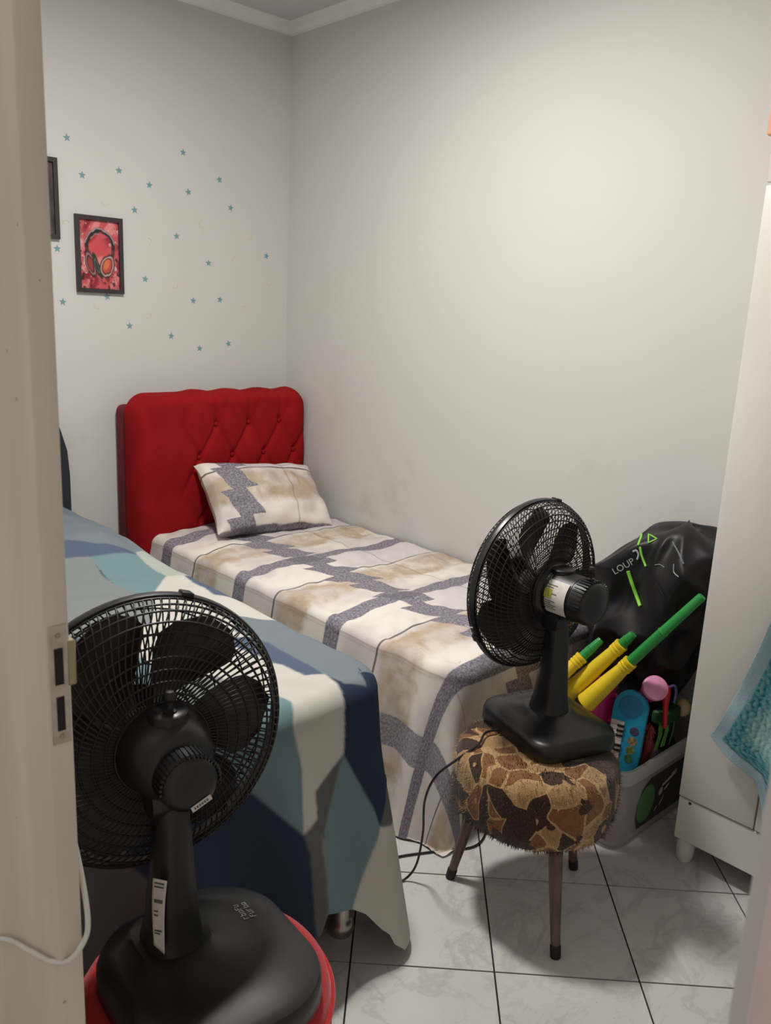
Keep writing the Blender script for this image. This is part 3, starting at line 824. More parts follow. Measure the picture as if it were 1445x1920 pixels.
    rg = grille(rearp, 100, 0.42, (0.10, 0.20, 0.30, 0.40, 0.50, 0.60, 0.69, 0.78, 0.86, 0.94), 'rear_grille', 0.00165)
    hp(hub, 'grille_hub', M_BLK, rg)
    fg = grille(frontp, 100, -0.42, (0.2, 0.45, 0.7, 0.88), 'front_grille', 0.00135)
    fh = MB().lathe([(0.0005, 0.074), (0.040, 0.073), (0.052, 0.069), (0.053, 0.063), (0.0005, 0.062)], 32, 'Y', org=(0, SH, 0))
    hp(fh, 'front_badge', M_BLK, fg)
    rim = MB()
    prof_r = [(RO - 0.005, -0.009), (RO + 0.001, -0.009), (RO + 0.003, -0.002), (RO + 0.003, 0.004), (RO + 0.001, 0.010), (RO - 0.005, 0.010)]
    rim.rings([[(r1 * math.sin(2 * math.pi * m / 96), y1 + SH, r1 * math.cos(2 * math.pi * m / 96)) for r1, y1 in prof_r] for m in range(96)], closed=True)
    hp(rim, 'rim', M_BLK)
    for aa in (0.3, 2.3, 4.2):
        cl = MB().rbox(-0.010, 0.010, SH - 0.010, SH + 0.011, RO - 0.002, RO + 0.0065, 0.002, 2).xf(Matrix.Rotation(aa, 4, 'Y'))
        hp(cl, 'clip', M_BLKM)
    # six swept blades
    hubb = MB().lathe([(0.0005, 0.028), (0.025, 0.027), (0.034, 0.020), (0.036, -0.030), (0.028, -0.034), (0.006, -0.034)], 28, 'Y', org=(0, SH, 0))
    hb_ = hp(hubb, 'blade_hub', M_BLADE)
    for i in range(6):
        a0 = math.radians(60 * i + first)
        nr, na = 12, 8
        top, bot = [], []
        for u in range(nr):
            r1 = 0.030 + (0.200 - 0.030) * u / (nr - 1)
            f_ = u / (nr - 1)
            half = math.radians(20.5) * (0.86 + 0.55 * math.sin(math.pi * min(1, f_ * 1.02) * 0.75)) * (1 - 0.55 * max(0, (f_ - 0.78) / 0.22) ** 2)
            for v in range(na):
                g_ = -1 + 2 * v / (na - 1)
                a = a0 + 0.28 * f_ + g_ * half
                y1 = SH - 0.004 + 0.026 * g_ * (1 - 0.35 * f_) + 0.004 * (1 - g_ * g_)
                top.append((r1 * math.sin(a), y1 + 0.0009, r1 * math.cos(a))); bot.append((r1 * math.sin(a), y1 - 0.0009, r1 * math.cos(a)))
        fs = []
        N = nr * na
        for u in range(nr - 1):
            for v in range(na - 1):
                q = (u * na + v, u * na + v + 1, (u + 1) * na + v + 1, (u + 1) * na + v)
                fs.append(q); fs.append(tuple(N + i_ for i_ in reversed(q)))
        per = [v for v in range(na)] + [u * na + na - 1 for u in range(1, nr)] + [(nr - 1) * na + v for v in range(na - 2, -1, -1)] + [u * na for u in range(nr - 2, 0, -1)]
        for i_ in range(len(per)):
            a_, b_ = per[i_ - 1], per[i_]
            fs.append((a_, b_, N + b_, N + a_))
        hp(MB().add(top + bot, fs), 'blade', M_BLADE, hb_, angle=60)
    return t, hp, Z, R, b, column, motor, rc_

def curved_patch(a0, a1, y0, y1, r, n=14):
    """piece of paper wrapped round the motor; angles measured from straight up towards +X"""
    mb = MB(); fs = []
    vs_ = []
    for k in range(n + 1):
        a = math.radians(a0 + (a1 - a0) * k / n)
        for rr_ in (r, r + 0.0005):
            for y in (y0, y1): vs_.append((rr_ * math.sin(a), y, rr_ * math.cos(a)))
    for k in range(n):
        i = 4 * k
        fs += [(i + 2, i + 6, i + 7, i + 3), (i, i + 1, i + 5, i + 4), (i, i + 4, i + 6, i + 2), (i + 1, i + 3, i + 7, i + 5)]
    fs += [(0, 2, 3, 1), (4 * n, 4 * n + 1, 4 * n + 3, 4 * n + 2)]
    return mb.add(vs_, fs)

# pouf under the nearer fan
PX, PY, PH = 0.585, 0.978, 0.470
M_REDP = plain('red_velvet', rgb(176, 30, 38), 0.8, spec=0.2, bump=0.25, bscale=220, **{'Sheen Weight': 0.3})
pf = thing('pouf', 'red velvet pouf under the table fan beside the door', 'pouf', (PX, PY, 0))
prof = [(0.16, 0.035), (0.185, 0.045), (0.196, 0.07), (0.199, 0.20), (0.201, 0.36), (0.199, 0.43), (0.193, 0.455), (0.178, 0.465), (0.15, 0.469), (0.05, PH), (0.001, PH)]
MB().lathe(prof, 64).build('cushion', M_REDP, pf, angle=60)
MB().tube([(0.2005 * math.cos(2 * math.pi * k / 64), 0.2005 * math.sin(2 * math.pi * k / 64), 0.432) for k in range(64)], 0.0045, 8, closed=True).build('piping', M_REDP, pf)
for sx in (-1, 1):
    for sy in (-1, 1):
        MB().lathe([(0.016, 0.036), (0.018, 0.030), (0.014, 0.0)], 14).build('foot', M_BLKM, pf).location = (sx * 0.13, sy * 0.13, 0)

fan1, hp, Z1, R1, base1, col1, mot1, rear1 = make_fan('black table fan on the red pouf, seen from behind', (0.548, 1.020, PH), math.radians(-5), math.radians(-4), 20, math.radians(-2), 0.30, 0.32, 0.105, (0.037, -0.056), True)
# sticker at the lower rim of the motor's back, paper label on the column, lettering on the base
st = MB().box(-0.016, 0.016, -0.0915, -0.0908, -0.004, 0.0045).xf(Matrix.Translation((0.016, 0, -0.040)) @ Matrix.Rotation(math.radians(-24), 4, 'Y'))
st.v = [(p[0], p[1] + 0.003, p[2]) for p in st.v]
sk = hp(st, 'sticker', M_STICK, rear1)
ink = MB()
for k in range(6): ink.box(-0.012 + k * 0.004, -0.0095 + k * 0.004, -0.0892, -0.0882, -0.0016, 0.002)
ik_ = hp(ink.xf(Matrix.Translation((0.016, 0, -0.040)) @ Matrix.Rotation(math.radians(-24), 4, 'Y')), 'print', M_INK, rear1); ik_['kind'] = 'stuff'
n_ = 16
A = np.zeros((n_, 7, 3))
for i in range(n_):
    f_ = i / (n_ - 1)
    for q in range(7):
        g_ = q / 6 - 0.5
        wv = 0.024 * (1 - 0.25 * f_)
        x = -0.034 - 0.007 * f_ + g_ * wv * 0.60; y = -0.0395 - 0.010 * f_ ** 1.4 - g_ * wv * 0.75 + 0.004 * math.sin(f_ * 3)
        A[i, q] = (x, y, 0.205 - 0.105 * f_ - (0.012 * (g_ + .5) if f_ > .9 else 0))
lb = grid_mesh('paper_label', A, M_STICK, fan1)
md_ = lb.modifiers.new('thickness', 'SOLIDIFY'); md_.thickness = 0.0006
lab_ink = MB()
for f_, w_ in ((0.06, .6), (0.12, .6), (0.33, .5), (0.36, .5), (0.50, .3), (0.56, .3), (0.78, .5), (0.82, .4)):
    i = f_ * (n_ - 1); i0 = int(i)
    def pt(q): return Vector(A[i0, q]) + (Vector(A[min(i0 + 1, n_ - 1), q]) - Vector(A[i0, q])) * (i - i0)
    a_, b_ = pt(1), pt(1 + int(round(w_ * 8)) if w_ < .6 else 5)
    nrm = Vector((-0.75, -0.6, 0)) * 0.0009
    d_ = Vector((0, 0, 0.0012))
    lab_ink.add([a_ + nrm - d_, b_ + nrm - d_, b_ + nrm + d_, a_ + nrm + d_], [(0, 1, 2, 3)])
lab_ink.build('print', M_INK, lb, smooth=False)['kind'] = 'stuff'
# two short lines of worn lettering, too small to read
bv1 = BVHTree.FromPolygons([v.co for v in base1.data.vertices], [p.vertices[:] for p in base1.data.polygons])
let = MB()
glyphs = (((0, 0, 0, 9), (0, 9, 5, 9), (0, 5, 4, 5)), ((0, 0, 0, 7), (0, 0, 5, 0), (5, 0, 5, 7)), ((0, 0, 0, 7), (0, 7, 4, 7)), ((0, 0, 0, 9), (0, 0, 5, 0), (5, 0, 5, 6), (0, 6, 5, 6)), ((0, 0, 5, 0), (5, 0, 5, 6), (0, 6, 5, 6), (0, 0, 0, 6)))
for row, xr in enumerate((0.1375, 0.1235)):
    for gi in range(5):
        for x0, y0, x1, y1 in glyphs[(gi + 2 * row) % 5]:
            q0, q1 = (x0 * .001, y0 * .001), (x1 * .001, y1 * .001)
            w_ = .0008
            rect = [(min(q0[0], q1[0]) - w_, min(q0[1], q1[1]) - w_), (max(q0[0], q1[0]) + w_, min(q0[1], q1[1]) - w_), (max(q0[0], q1[0]) + w_, max(q0[1], q1[1]) + w_), (min(q0[0], q1[0]) - w_, max(q0[1], q1[1]) + w_)]
            pts = []
            for gx, gy in rect:
                p = Vector((xr - gy, -0.022 + gi * .0085 + gx, .3)); h_ = bv1.ray_cast(p, Vector((0, 0, -1)))
                pts.append((p.x, p.y, (h_[0].z if h_[0] is not None else .05) + .0007))
            let.add(pts, [(0, 1, 2, 3)])
let.build('lettering', M_WINK, base1, smooth=False)['kind'] = 'stuff'

# ------------------------------------------------------------------ fur stool and the second fan
SX, SY, ST = 1.630, 1.116, 0.460
def fur_mat():
    m = Mat('giraffe_print_plush', rgb(160, 120, 76), 0.95, spec=0.1, **{'Sheen Weight': 0.3})
    v = m.coord()
    wv = m.node('ShaderNodeVectorMath'); wv.operation = 'ADD'
    nz = m.node('ShaderNodeVectorMath'); nz.operation = 'SCALE'; nz.inputs['Scale'].default_value = 0.09
    m.link(m.noise(v, 7, 2, col=True), nz.inputs[0]); m.link(v, wv.inputs[0]); m.link(nz.outputs[0], wv.inputs[1])
    w = m.mapping(wv.outputs[0], (1.0, 1.0, 0.75), rot=(0.3, 0.2, 0.5))
    cell = m.vor(w, 17, 'Color')
    cr_, cg_, cb_ = m.sep(cell)
    edge = E(m.nt, m.vor(w, 17, 'Distance', 'DISTANCE_TO_EDGE'))
    c = m.mix(cg_.step(0.35, 0.65), rgb(172, 138, 92), rgb(136, 90, 50))
    c = m.mix(cr_.lt(0.45), c, rgb(50, 33, 26))
    c = m.mix((edge.lt(0.055)) * cr_.gt(0.45), c, rgb(196, 160, 112))
    in_ = E(m.nt, m.vor(w, 17, 'Distance'))
    c = m.mix(in_.lt(0.13) * cb_.gt(0.45), c, rgb(186, 150, 106))
    w2 = m.mapping(wv.outputs[0], (1.0, 0.45, 1.0), rot=(0.9, 0.1, 0.8))
    s2 = m.noise(w2, 17, 2)
    c = m.mix(s2.gt(0.605), c, rgb(58, 38, 28))
    c = m.mix(m.noise(v, 160, 3, 0.7).step(0.3, 0.75) * 0.35, c, rgb(92, 62, 38))
    m.base(c); m.bump(m.noise(v, 240, 4, 0.7), 0.8, 0.004)
    return m.m
M_FUR = fur_mat()
M_LEG = Mat('dark_stained_wood', rgb(92, 70, 60), 0.4)
_v = M_LEG.coord(); M_LEG.base(M_LEG.mix(M_LEG.noise(M_LEG.mapping(_v, (30, 30, 3)), 3, 5).step(0.3, 0.7), rgb(78, 58, 50), rgb(104, 80, 68))); M_LEG = M_LEG.m
M_RUB = plain('black_rubber', rgb(28, 27, 27), 0.7)
stool = thing('stool', 'round stool with brown animal-print plush seat and dark wooden legs', 'stool', (SX, SY, 0))
prof = [(0.02, 0.262), (0.12, 0.262), (0.176, 0.268), (0.196, 0.282), (0.206, 0.305), (0.2085, 0.345), (0.208, 0.395), (0.204, 0.425), (0.190, 0.443), (0.15, 0.452), (0.05, ST), (0.001, ST)]
pr = np.array(prof); s_ = np.concatenate([[0], np.cumsum(np.hypot(*np.diff(pr, axis=0).T))]); q_ = np.linspace(0, s_[-1], 60)
pr2 = np.stack([np.interp(q_, s_, pr[:, 0]), np.interp(q_, s_, pr[:, 1])], -1)
an = np.linspace(0, 2 * np.pi, 120, endpoint=False)
G = np.zeros((60, 120, 3))
for i, (r1, z1) in enumerate(pr2):
    rr_ = r1 * (1 + 0.010 * np.sin(3 * an + 1) + 0.008 * np.sin(7 * an + 5 * z1) * (r1 > .15))
    G[i] = np.stack([rr_ * np.cos(an), rr_ * np.sin(an), z1 + 0 * an], -1)
seat = grid_mesh('seat', G, M_FUR, stool, wrap=True)
rs = np.random.RandomState(4); fv, ff = [], []
for _ in range(9000):
    i = rs.randint(14, 50); j = rs.randint(0, 120)
    p = Vector(G[i, j] + rs.uniform(-.004, .004, 3)); 
    d1 = Vector(G[min(i + 1, 59), j] - G[i - 1, j]); d2 = Vector(G[i, (j + 1) % 120] - G[i, j - 1])
    nn = d2.cross(d1)
    if nn.length < 1e-9: continue
    nn.normalize()
    if nn.dot(Vector((p.x, p.y, (p.z - .36) * .3))) < 0: nn = -nn
    tip = p + (nn * 1.0 + Vector((rs.uniform(-.6, .6), rs.uniform(-.6, .6), rs.uniform(-.5, .5)))) * rs.uniform(.004, .008)
    sd = d2.normalized() * 0.0012
    p = p - nn * 0.004
    k = len(fv); fv += [p - sd, p + sd, tip]; ff.append((k, k + 1, k + 2))
fur = MB().add(fv, ff).build('fur', M_FUR, seat, smooth=False); fur['kind'] = 'stuff'
for fx, fy in ((1.540, 1.300), (1.522, 0.934), (1.842, 1.104)):
    a = Vector((fx - SX, fy - SY, 0.0)); top = Vector((a.x * 0.70, a.y * 0.70, 0.275))
    d = top - a
    pts = [a + d * f for f in (0.10, 0.3, 0.6, 1.0)]
    leg = MB().tube(pts, [0.0115, 0.013, 0.0155, 0.019], 20).build('leg', M_LEG, stool)
    MB().tube([a + Vector((0, 0, 0.0)), a + d * 0.01, a + d * 0.10, a + d * 0.115], [0.0118, 0.0128, 0.0135, 0.0125], 20).build('rubber_foot', M_RUB, leg)

fan2, hp, Z2, R2, base2, col2, mot2, rear2 = make_fan('black table fan on the animal-print stool, seen from the side', (1.697, 1.142, ST), math.radians(-17.5), math.radians(14), 40)
lab = hp(curved_patch(-128, -42, -0.060, 0.006, 0.0597), 'paper_label', M_STICK, mot2)
hp(curved_patch(-88, -66, -0.020, 0.003, 0.0604, 6), 'energy_mark', M_YEL, lab)
for k, (a, y0, y1) in enumerate(((-56, -.03, .0), (-62, -.02, .003), (-94, -.032, .004), (-99, -.020, .004), (-104, -.035, .003), (-109, -.028, .004), (-114, -.034, .0), (-76, -.034, -.02))):
    hp(curved_patch(a - 0.9, a + 0.9, y0, y1, 0.0604, 2), 'print', M_INK, lab)
hp(MB().tube([(-0.226, 0.076, -0.07), (-0.2285, 0.088, -0.073), (-0.223, 0.104, -0.074)], 0.0016, 6), 'cable_tie', M_WINK, fan2)
# its power cord, over the plush seat, down to the floor and away under the bed
cpts = [(1.640, 1.180, ST + 0.006), (1.560, 1.225, ST + 0.006), (1.500, 1.205, ST - 0.001), (1.452, 1.228, 0.425), (1.412, 1.262, 0.375), (1.424, 1.305, 0.28), (1.452, 1.330, 0.16), (1.452, 1.345, 0.06), (1.436, 1.365, 0.010), (1.405, 1.380, 0.0045), (1.40, 1.43, 0.0045), (1.47, 1.455, 0.0045), (1.58, 1.405, 0.0045), (1.70, 1.345, 0.0045), (1.80, 1.40, 0.0045), (1.86, 1.55, 0.0045)]
inv = fan2.matrix_basis.inverted()
MB().tube([inv @ Vector(p) for p in spline(cpts, 10)], 0.0032, 8).build('power_cord', M_CABLE, fan2)

# ------------------------------------------------------------------ wardrobe with a towel and a box
M_WHITE = Mat('white_laminate', rgb(218, 214, 208), 0.38, spec=0.4)
_v = M_WHITE.coord(); M_WHITE.base(M_WHITE.mix(M_WHITE.noise(M_WHITE.mapping(_v, (2, 2, .6)), 3, 4).step(0.3, 0.75), rgb(212, 207, 200), rgb(220, 216, 211))); M_WHITE = M_WHITE.m
WX, WY = 2.097, 0.950
wd = thing('wardrobe', 'tall white laminate wardrobe standing against the long wall', 'wardrobe', (2.29, 0.36, 0))
def W_(mb, name, mat, par=wd, **k):
    mb.v = [(p[0] - 2.29, p[1] - 0.36, p[2]) for p in mb.v]; return mb.build(name, mat, par, **k)
W_(MB().rbox(WX + 0.019, 2.490, -0.285, WY, 0.075, 1.955, 0.002, 1), 'carcass', M_WHITE)
W_(MB().rbox(WX + 0.004, WX + 0.0185, -0.285, WY - 0.001, 0.075, 0.204, 0.002, 1), 'plinth', M_WHITE)
W_(MB().rbox(WX + 0.001, WX + 0.0185, -0.285, WY - 0.001, 1.846, 1.955, 0.002, 1), 'fascia', M_WHITE)
W_(MB().lathe([(0.0001, -0.0004), (0.0045, -0.0003), (0.0045, 0.0)], 12, 'X', org=(WX + .0035, WY - .035, 0.196)), 'screw_hole', M_HOLE)
for y0, y1 in ((0.7375, WY - 0.001), (0.252, 0.7335), (-0.235, 0.248)):
    dr = W_(MB().rbox(WX, WX + 0.0175, y0, y1, 0.209, 1.839, 0.0025, 2), 'door', M_WHITE)
    if y1 - y0 > 0.3:
        ym = y1 - 0.10
        h_ = MB().tube(spline([(WX + 0.004, ym + 0.055, 1.17), (WX - 0.030, ym + 0.053, 1.17), (WX - 0.034, ym + 0.04, 1.17), (WX - 0.034, ym - 0.04, 1.17), (WX - 0.030, ym - 0.053, 1.17), (WX + 0.004, ym - 0.055, 1.17)], 6), 0.0055, 10)
        W_(h_, 'handle', M_LEGST, dr)
for fx in (WX + 0.05, 2.45):
    for fy in (WY - 0.028, -0.255):
        W_(MB().lathe([(0.026, 0.076), (0.026, 0.035), (0.0235, 0.012), (0.017, 0.0)], 20, org=(fx - 0.018 if fx < 2.3 else fx, fy, 0)), 'foot', M_WHITE)

# towel over the handle of the middle door
zs = np.array([1.18, 1.10, 1.0, 0.802, 0.606, 0.50, 0.455, 0.442, 0.425, 0.405, 0.369, 0.30, 0.245, 0.183, 0.12, 0.07])
yl = np.array([0.668, 0.685, 0.708, 0.759, 0.804, 0.840, 0.862, 0.870, 0.845, 0.805, 0.741, 0.712, 0.694, 0.665, 0.640, 0.62])
n, k = 190, 150
zz = np.linspace(1.18, 0.07, n)
YL = np.interp(-zz, -zs, yl); YR = np.interp(-zz, [-1.18, -0.8, -0.4, -0.07], [0.585, 0.50, 0.46, 0.47])
q = np.linspace(0, 1, k)
Yt = YL[:, None] + (YR - YL)[:, None] * q[None, :]; Zt = np.repeat(zz[:, None], k, 1)
fold = sstep(1.18 - Zt, 0, .35)
Xt = 2.056 - 0.010 * fold * np.sin((Yt - .5) * 42 + Zt * 3) - 0.006 * wob(Yt, Zt, 4, 25) * fold - 0.008 * sstep(Yt, .72, .87)
Xt = Xt + 0.003 * (1 - fold)
Zt = Zt + 0.02 * np.sin((Yt - .6) * 9) * (1 - sstep(Zt, .07, .2)) 
# distance from the hemmed border, in the cloth
bp = np.stack([np.interp(np.linspace(0, 15, 300), np.arange(16), yl), np.interp(np.linspace(0, 15, 300), np.arange(16), zs)], -1)
DB = np.full(Yt.shape, 9.0)
for by, bz in bp: DB = np.minimum(DB, np.hypot(Yt - by, Zt - bz))
hemc, terc, palc, thr = srgb((150, 174, 182)), srgb((78, 132, 140)), srgb((160, 194, 192)), srgb((108, 140, 152))
nz = wob(Yt, Zt, 6, 380, 16); nz2 = wob(Yt, Zt, 8, 30)
hm = 1 - sstep(DB, 0.029, 0.033)
ter = terc + (palc - terc) * (sstep(DB + 0.012 * nz2, 0.05, 0.10) * 0.75 + 0.30 * np.clip(nz, -1, 1))[..., None]
ct = ter * (1 - hm[..., None]) + (hemc * (1 + 0.07 * nz2[..., None])) * hm[..., None]
st_ = np.exp(-((DB - 0.031) / 0.0022) ** 2) * 0.6 + np.exp(-((DB - 0.012) / 0.0012) ** 2) * 0.25
ct = ct * (1 - st_[..., None]) + thr * st_[..., None]
Xt = Xt - (1 - hm) * 0.003 * (0.6 + 0.4 * np.clip(nz, -1, 1))
MT = attr_mat('terry_cloth', 0.95, 0.1); MT.bump(MT.noise(MT.coord(), 330, 3, 0.7), 0.6, 0.003)
tw = grid_mesh('towel', np.stack([Xt, Yt, Zt], -1), MT.m, col=np.clip(ct, 0, 1))
sm = tw.modifiers.new('thickness', 'SOLIDIFY'); sm.thickness = 0.005; sm.offset = 1.0
tag(tw, 'teal terry towel with a pale blue hem hanging on the wardrobe handle', 'towel')
bx = thing('cardboard_box', 'peach coloured box on top of the white wardrobe', 'box', (2.28, 0.72, 1.956))
M_PEACH = plain('peach_cardboard', rgb(226, 168, 138), 0.7, mott=0.06)
MB().rbox(-0.165, 0.165, -0.22, 0.254, 0.0, 0.15, 0.003, 1).build('box_body', M_PEACH, bx)
MB().rbox(-0.168, 0.168, -0.223, 0.257, 0.118, 0.158, 0.003, 1).build('lid', M_PEACH, bx)
# ------------------------------------------------------------------ toy bin between the bed and the wardrobe
M_BIN = Mat('frosted_clear_plastic', rgb(206, 204, 200), 0.35, spec=0.45, Alpha=0.42)
_v = M_BIN.coord(); M_BIN.base(M_BIN.mix(M_BIN.noise(_v, 5, 3).step(.3, .7), rgb(196, 193, 190), rgb(214, 212, 208))); M_BIN = M_BIN.m
M_BINRIM = Mat('frosted_rim_plastic', rgb(196, 197, 192), 0.35, spec=0.45, Alpha=0.72); M_BINRIM = M_BINRIM.m
BX, BY, BZ = 2.228, 1.213, 0.262
tb = thing('storage_bin', 'frosted plastic storage bin full of toys beside the wardrobe', 'bin', (BX, BY, 0))
def rr3(w, d, r, z): return [(x, y, z) for x, y in rrect(w, d, r, 6)]
MB().rings([rr3(.44, .25, .03, .004), rr3(.47, .285, .04, 0.0), rr3(.485, .295, .045, .012), rr3(.505, .312, .05, .20), rr3(.508, .315, .05, BZ),
            rr3(.502, .309, .048, BZ), rr3(.499, .306, .048, .20), rr3(.479, .289, .043, .015), rr3(.42, .24, .03, .008)]).build('tub', M_BIN, tb, angle=50)
MB().rings([rr3(.506, .313, .05, .222), rr3(.528, .333, .056, .222), rr3(.530, .335, .056, .226), rr3(.530, .335, .056, BZ), rr3(.526, .331, .054, BZ + .004), rr3(.508, .315, .05, BZ + .004), rr3(.506, .313, .05, BZ)], True, True, closed=True).build('rim', M_BINRIM, tb, angle=50)
M_LBLD = Mat('dark_translucent_label', rgb(66, 64, 62), 0.5, Alpha=0.75).m
M_LBLG = plain('green_label_ink', rgb(78, 128, 74), 0.5)
def on_front(poly, y, z_in=0.0): return [(x, y, z) for x, z in poly]
fy0 = lambda z: -(0.2955 + (0.312 - 0.2955) * (z - .012) / .188) / 2 - 0.0006
def front_patch(name, poly, mat, off, par=tb):
    v_ = [(x, fy0(z) - off, z) for x, z in poly] + [(x, fy0(z) - off + 0.0005, z) for x, z in poly]
    n_ = len(poly)
    return MB().add(v_, [tuple(range(n_)), tuple(reversed(range(n_, 2 * n_)))] + [(i, (i + 1) % n_, n_ + (i + 1) % n_, n_ + i) for i in range(n_)]).build(name, mat, par, smooth=False)
lbl = front_patch('label', [(-.13, .035), (.205, .035), (.205, .195), (-.09, .195), (-.13, .17), (-.148, .12), (-.148, .08)], M_LBLD, 0.0004)
front_patch('green_spot', [(-.098 + .050 * math.cos(a * math.pi / 16), .112 + .062 * math.sin(a * math.pi / 16)) for a in range(32)], M_LBLG, 0.0010, lbl)
for cx_, cz_, w_, h_, a_ in ((.03, .150, .085, .012, .25), (-.015, .122, .020, .030, -.3), (.02, .125, .03, .008, .5), (.0, .085, .035, .007, .9), (.055, .165, .03, .006, .3), (-.03, .068, .02, .006, .8)):
    q_ = [(cx_ + u * w_ / 2 * math.cos(a_) - v * h_ / 2 * math.sin(a_), cz_ + u * w_ / 2 * math.sin(a_) + v * h_ / 2 * math.cos(a_)) for u, v in ((-1, -.6), (0, -1), (1, -.4), (1, .4), (0, 1), (-1, .6))]
    front_patch('script_stroke', q_, M_WINK, 0.0012, lbl)

# cloth heaps filling the bin, on which the toys lie
def heap(name, label, x0, x1, y0, y1, z0, z1, mat, seed):
    n = 40
    U, V = np.meshgrid(np.linspace(-1, 1, n), np.linspace(-1, 1, n), indexing='ij')
    k = np.clip((1 - np.abs(U) ** 5) * (1 - np.abs(V) ** 5), 0, 1) ** .5
    X = (x0 + x1) / 2 + U * (x1 - x0) / 2; Y = (y0 + y1) / 2 + V * (y1 - y0) / 2
    Zt_ = z0 + (z1 - z0) * k + 0.010 * k * wob(X, Y, seed, 45) - .012 * k
    A1 = np.stack([X, Y, Zt_], -1); A0 = np.stack([X, Y, 0 * X + z0], -1)[::-1]
    o = grid_mesh(name, np.concatenate([A1, A0], 0), mat)
    return tag(o, label, 'cloth')
heap('pink_cloth', 'pale pink cloth showing through the end of the frosted bin', 1.998, 2.105, 1.088, 1.335, 0.012, 0.20, plain('pink_cotton', rgb(206, 150, 168), .9), 3)
heap('dark_cloth', 'dark charcoal cloth stuffed in the frosted bin under the toys', 2.115, 2.458, 1.088, 1.340, 0.012, 0.245, plain('charcoal_cotton', rgb(60, 54, 54), .9), 6)

# vuvuzelas
M_VY = plain('yellow_plastic', rgb(236, 204, 44), 0.28, mott=0.04)
M_VG = plain('green_plastic', rgb(38, 140, 62), 0.30, mott=0.05)
def frame_to(a, b, ref=(0, 0, 1)):
    d = (Vector(b) - Vector(a)).normalized(); x = Vector(ref).cross(d)
    if x.length < 1e-4: x = Vector((1, 0, 0))
    x.normalize(); y = d.cross(x)
    M = Matrix((x, y, d)).transposed().to_4x4(); M.translation = Vector(a); return M
def horn(label, a, b, fy, r0, r1):
    M = frame_to(a, b); Ln = (Vector(b) - Vector(a)).length
    t = thing('toy_horn', label, 'toy', a, 0, 'yellow and green toy horns'); t.matrix_basis = M
    c = fy * Ln
    MB().lathe([(r0 - .003, 0.004), (r0, 0.0), (r0 + .0005, .004), (r0 - .001, .012), ((r0 + r1) / 2, c * .5), (r1, c - .034), (r1 + .0022, c - .032), (r1 + .0022, c - .027), (r1, c - .025), (r1 + .0022, c - .022), (r1 + .0022, c - .017), (r1, c - .015), (r1 + .0025, c - .010), (r1 + .0025, c - .002), (r1 - .003, c)], 28).build('yellow_bell', M_VY, t)
    r2 = r1 * .82
    MB().lathe([(r2, c - .004), (r2 * .97, c + (Ln - c) * .45), (r2 * 1.06, c + (Ln - c) * .455), (r2 * .92, c + (Ln - c) * .48), (r2 * .78, Ln - .004), (r2 * .7, Ln)], 28).build('green_tube', M_VG, t)
horn('longest yellow and green plastic horn leaning out of the toy bin', (2.030, 1.238, 0.400), (2.132, 0.978, 0.788), 0.41, 0.0300, 0.0195)
horn('yellow plastic horn with collar half under the black bag', (2.035, 1.312, 0.395), (2.100, 1.150, 0.630), 0.84, 0.0280, 0.0190)
horn('short yellow horn with dark green end behind the fan column', (1.950, 1.362, 0.388), (2.085, 1.243, 0.585), 0.72, 0.0235, 0.0175)

# blue toy keyboard
M_TB = plain('sky_blue_plastic', rgb(38, 150, 190), 0.32, mott=0.05)
M_TBD = plain('blue_speaker_plastic', rgb(30, 122, 168), 0.4, bump=0.5, bscale=900)
M_KW = plain('white_key_plastic', rgb(198, 190, 182), 0.4); M_KB = plain('black_key_plastic', rgb(26, 24, 26), 0.4)
T_, B_, L_, R_ = Vector((2.100, 1.127, 0.458)), Vector((2.050, 1.118, 0.205)), Vector((2.08, 1.187, 0.357)), Vector((2.12, 1.08, 0.388))
ay = (T_ - B_).normalized(); ax = (R_ - L_); ax = (ax - ay * ax.dot(ay)).normalized(); an_ = ax.cross(ay)
Mk = Matrix((ax, ay, an_)).transposed().to_4x4(); Mk.translation = B_
tk = thing('toy_keyboard', 'sky blue toy keyboard standing in the toy bin', 'toy'); tk.matrix_basis = Mk
Lk, wk = (T_ - B_).length, 0.050
poly = [(wk * math.cos(math.pi * k / 14), Lk - wk + wk * math.sin(math.pi * k / 14)) for k in range(15)] + [(-wk * math.cos(math.pi * k / 14), wk - wk * math.sin(math.pi * k / 14)) for k in range(15)]
bmk = MB().rings([[(x * s1, Lk / 2 + (y - Lk / 2) * s1, z) for x, y in poly] for s1, z in ((.96, -.026), (1.0, -.021), (1.0, -.004), (.97, 0.0))]).build('body', M_TB, tk, angle=35)
MB().lathe([(0.001, 0.0032), (0.022, 0.003), (0.034, 0.0008), (0.035, -.001)], 32, org=(0, Lk - .047, 0)).build('speaker', M_TBD, bmk)
for k in range(9):
    MB().rbox(-.047, -.008, Lk - .108 - k * .0145, Lk - .0945 - k * .0145, -.001, .0035, .001, 1).build('white_key', M_KW, tk)
for k in (0, 1, 2, 4, 5, 7):
    MB().rbox(-.027, -.006, Lk - .1125 - k * .0145, Lk - .1045 - k * .0145, .0030, .0065, .001, 1).build('black_key', M_KB, tk)
for y_, c_ in ((Lk - .115, (70, 62, 92)), (Lk - .145, (150, 120, 84)), (Lk - .172, (112, 124, 66)), (Lk - .198, (64, 110, 70))):
    MB().lathe([(0.0005, 0.0012), (0.0125, 0.001), (0.0135, -.0005)], 18, org=(.023 - .03 * (Lk - .115 - y_), y_, 0)).build('sticker', plain('sticker_ink', rgb(*c_), .5, scale=120, mott=.5), tk)

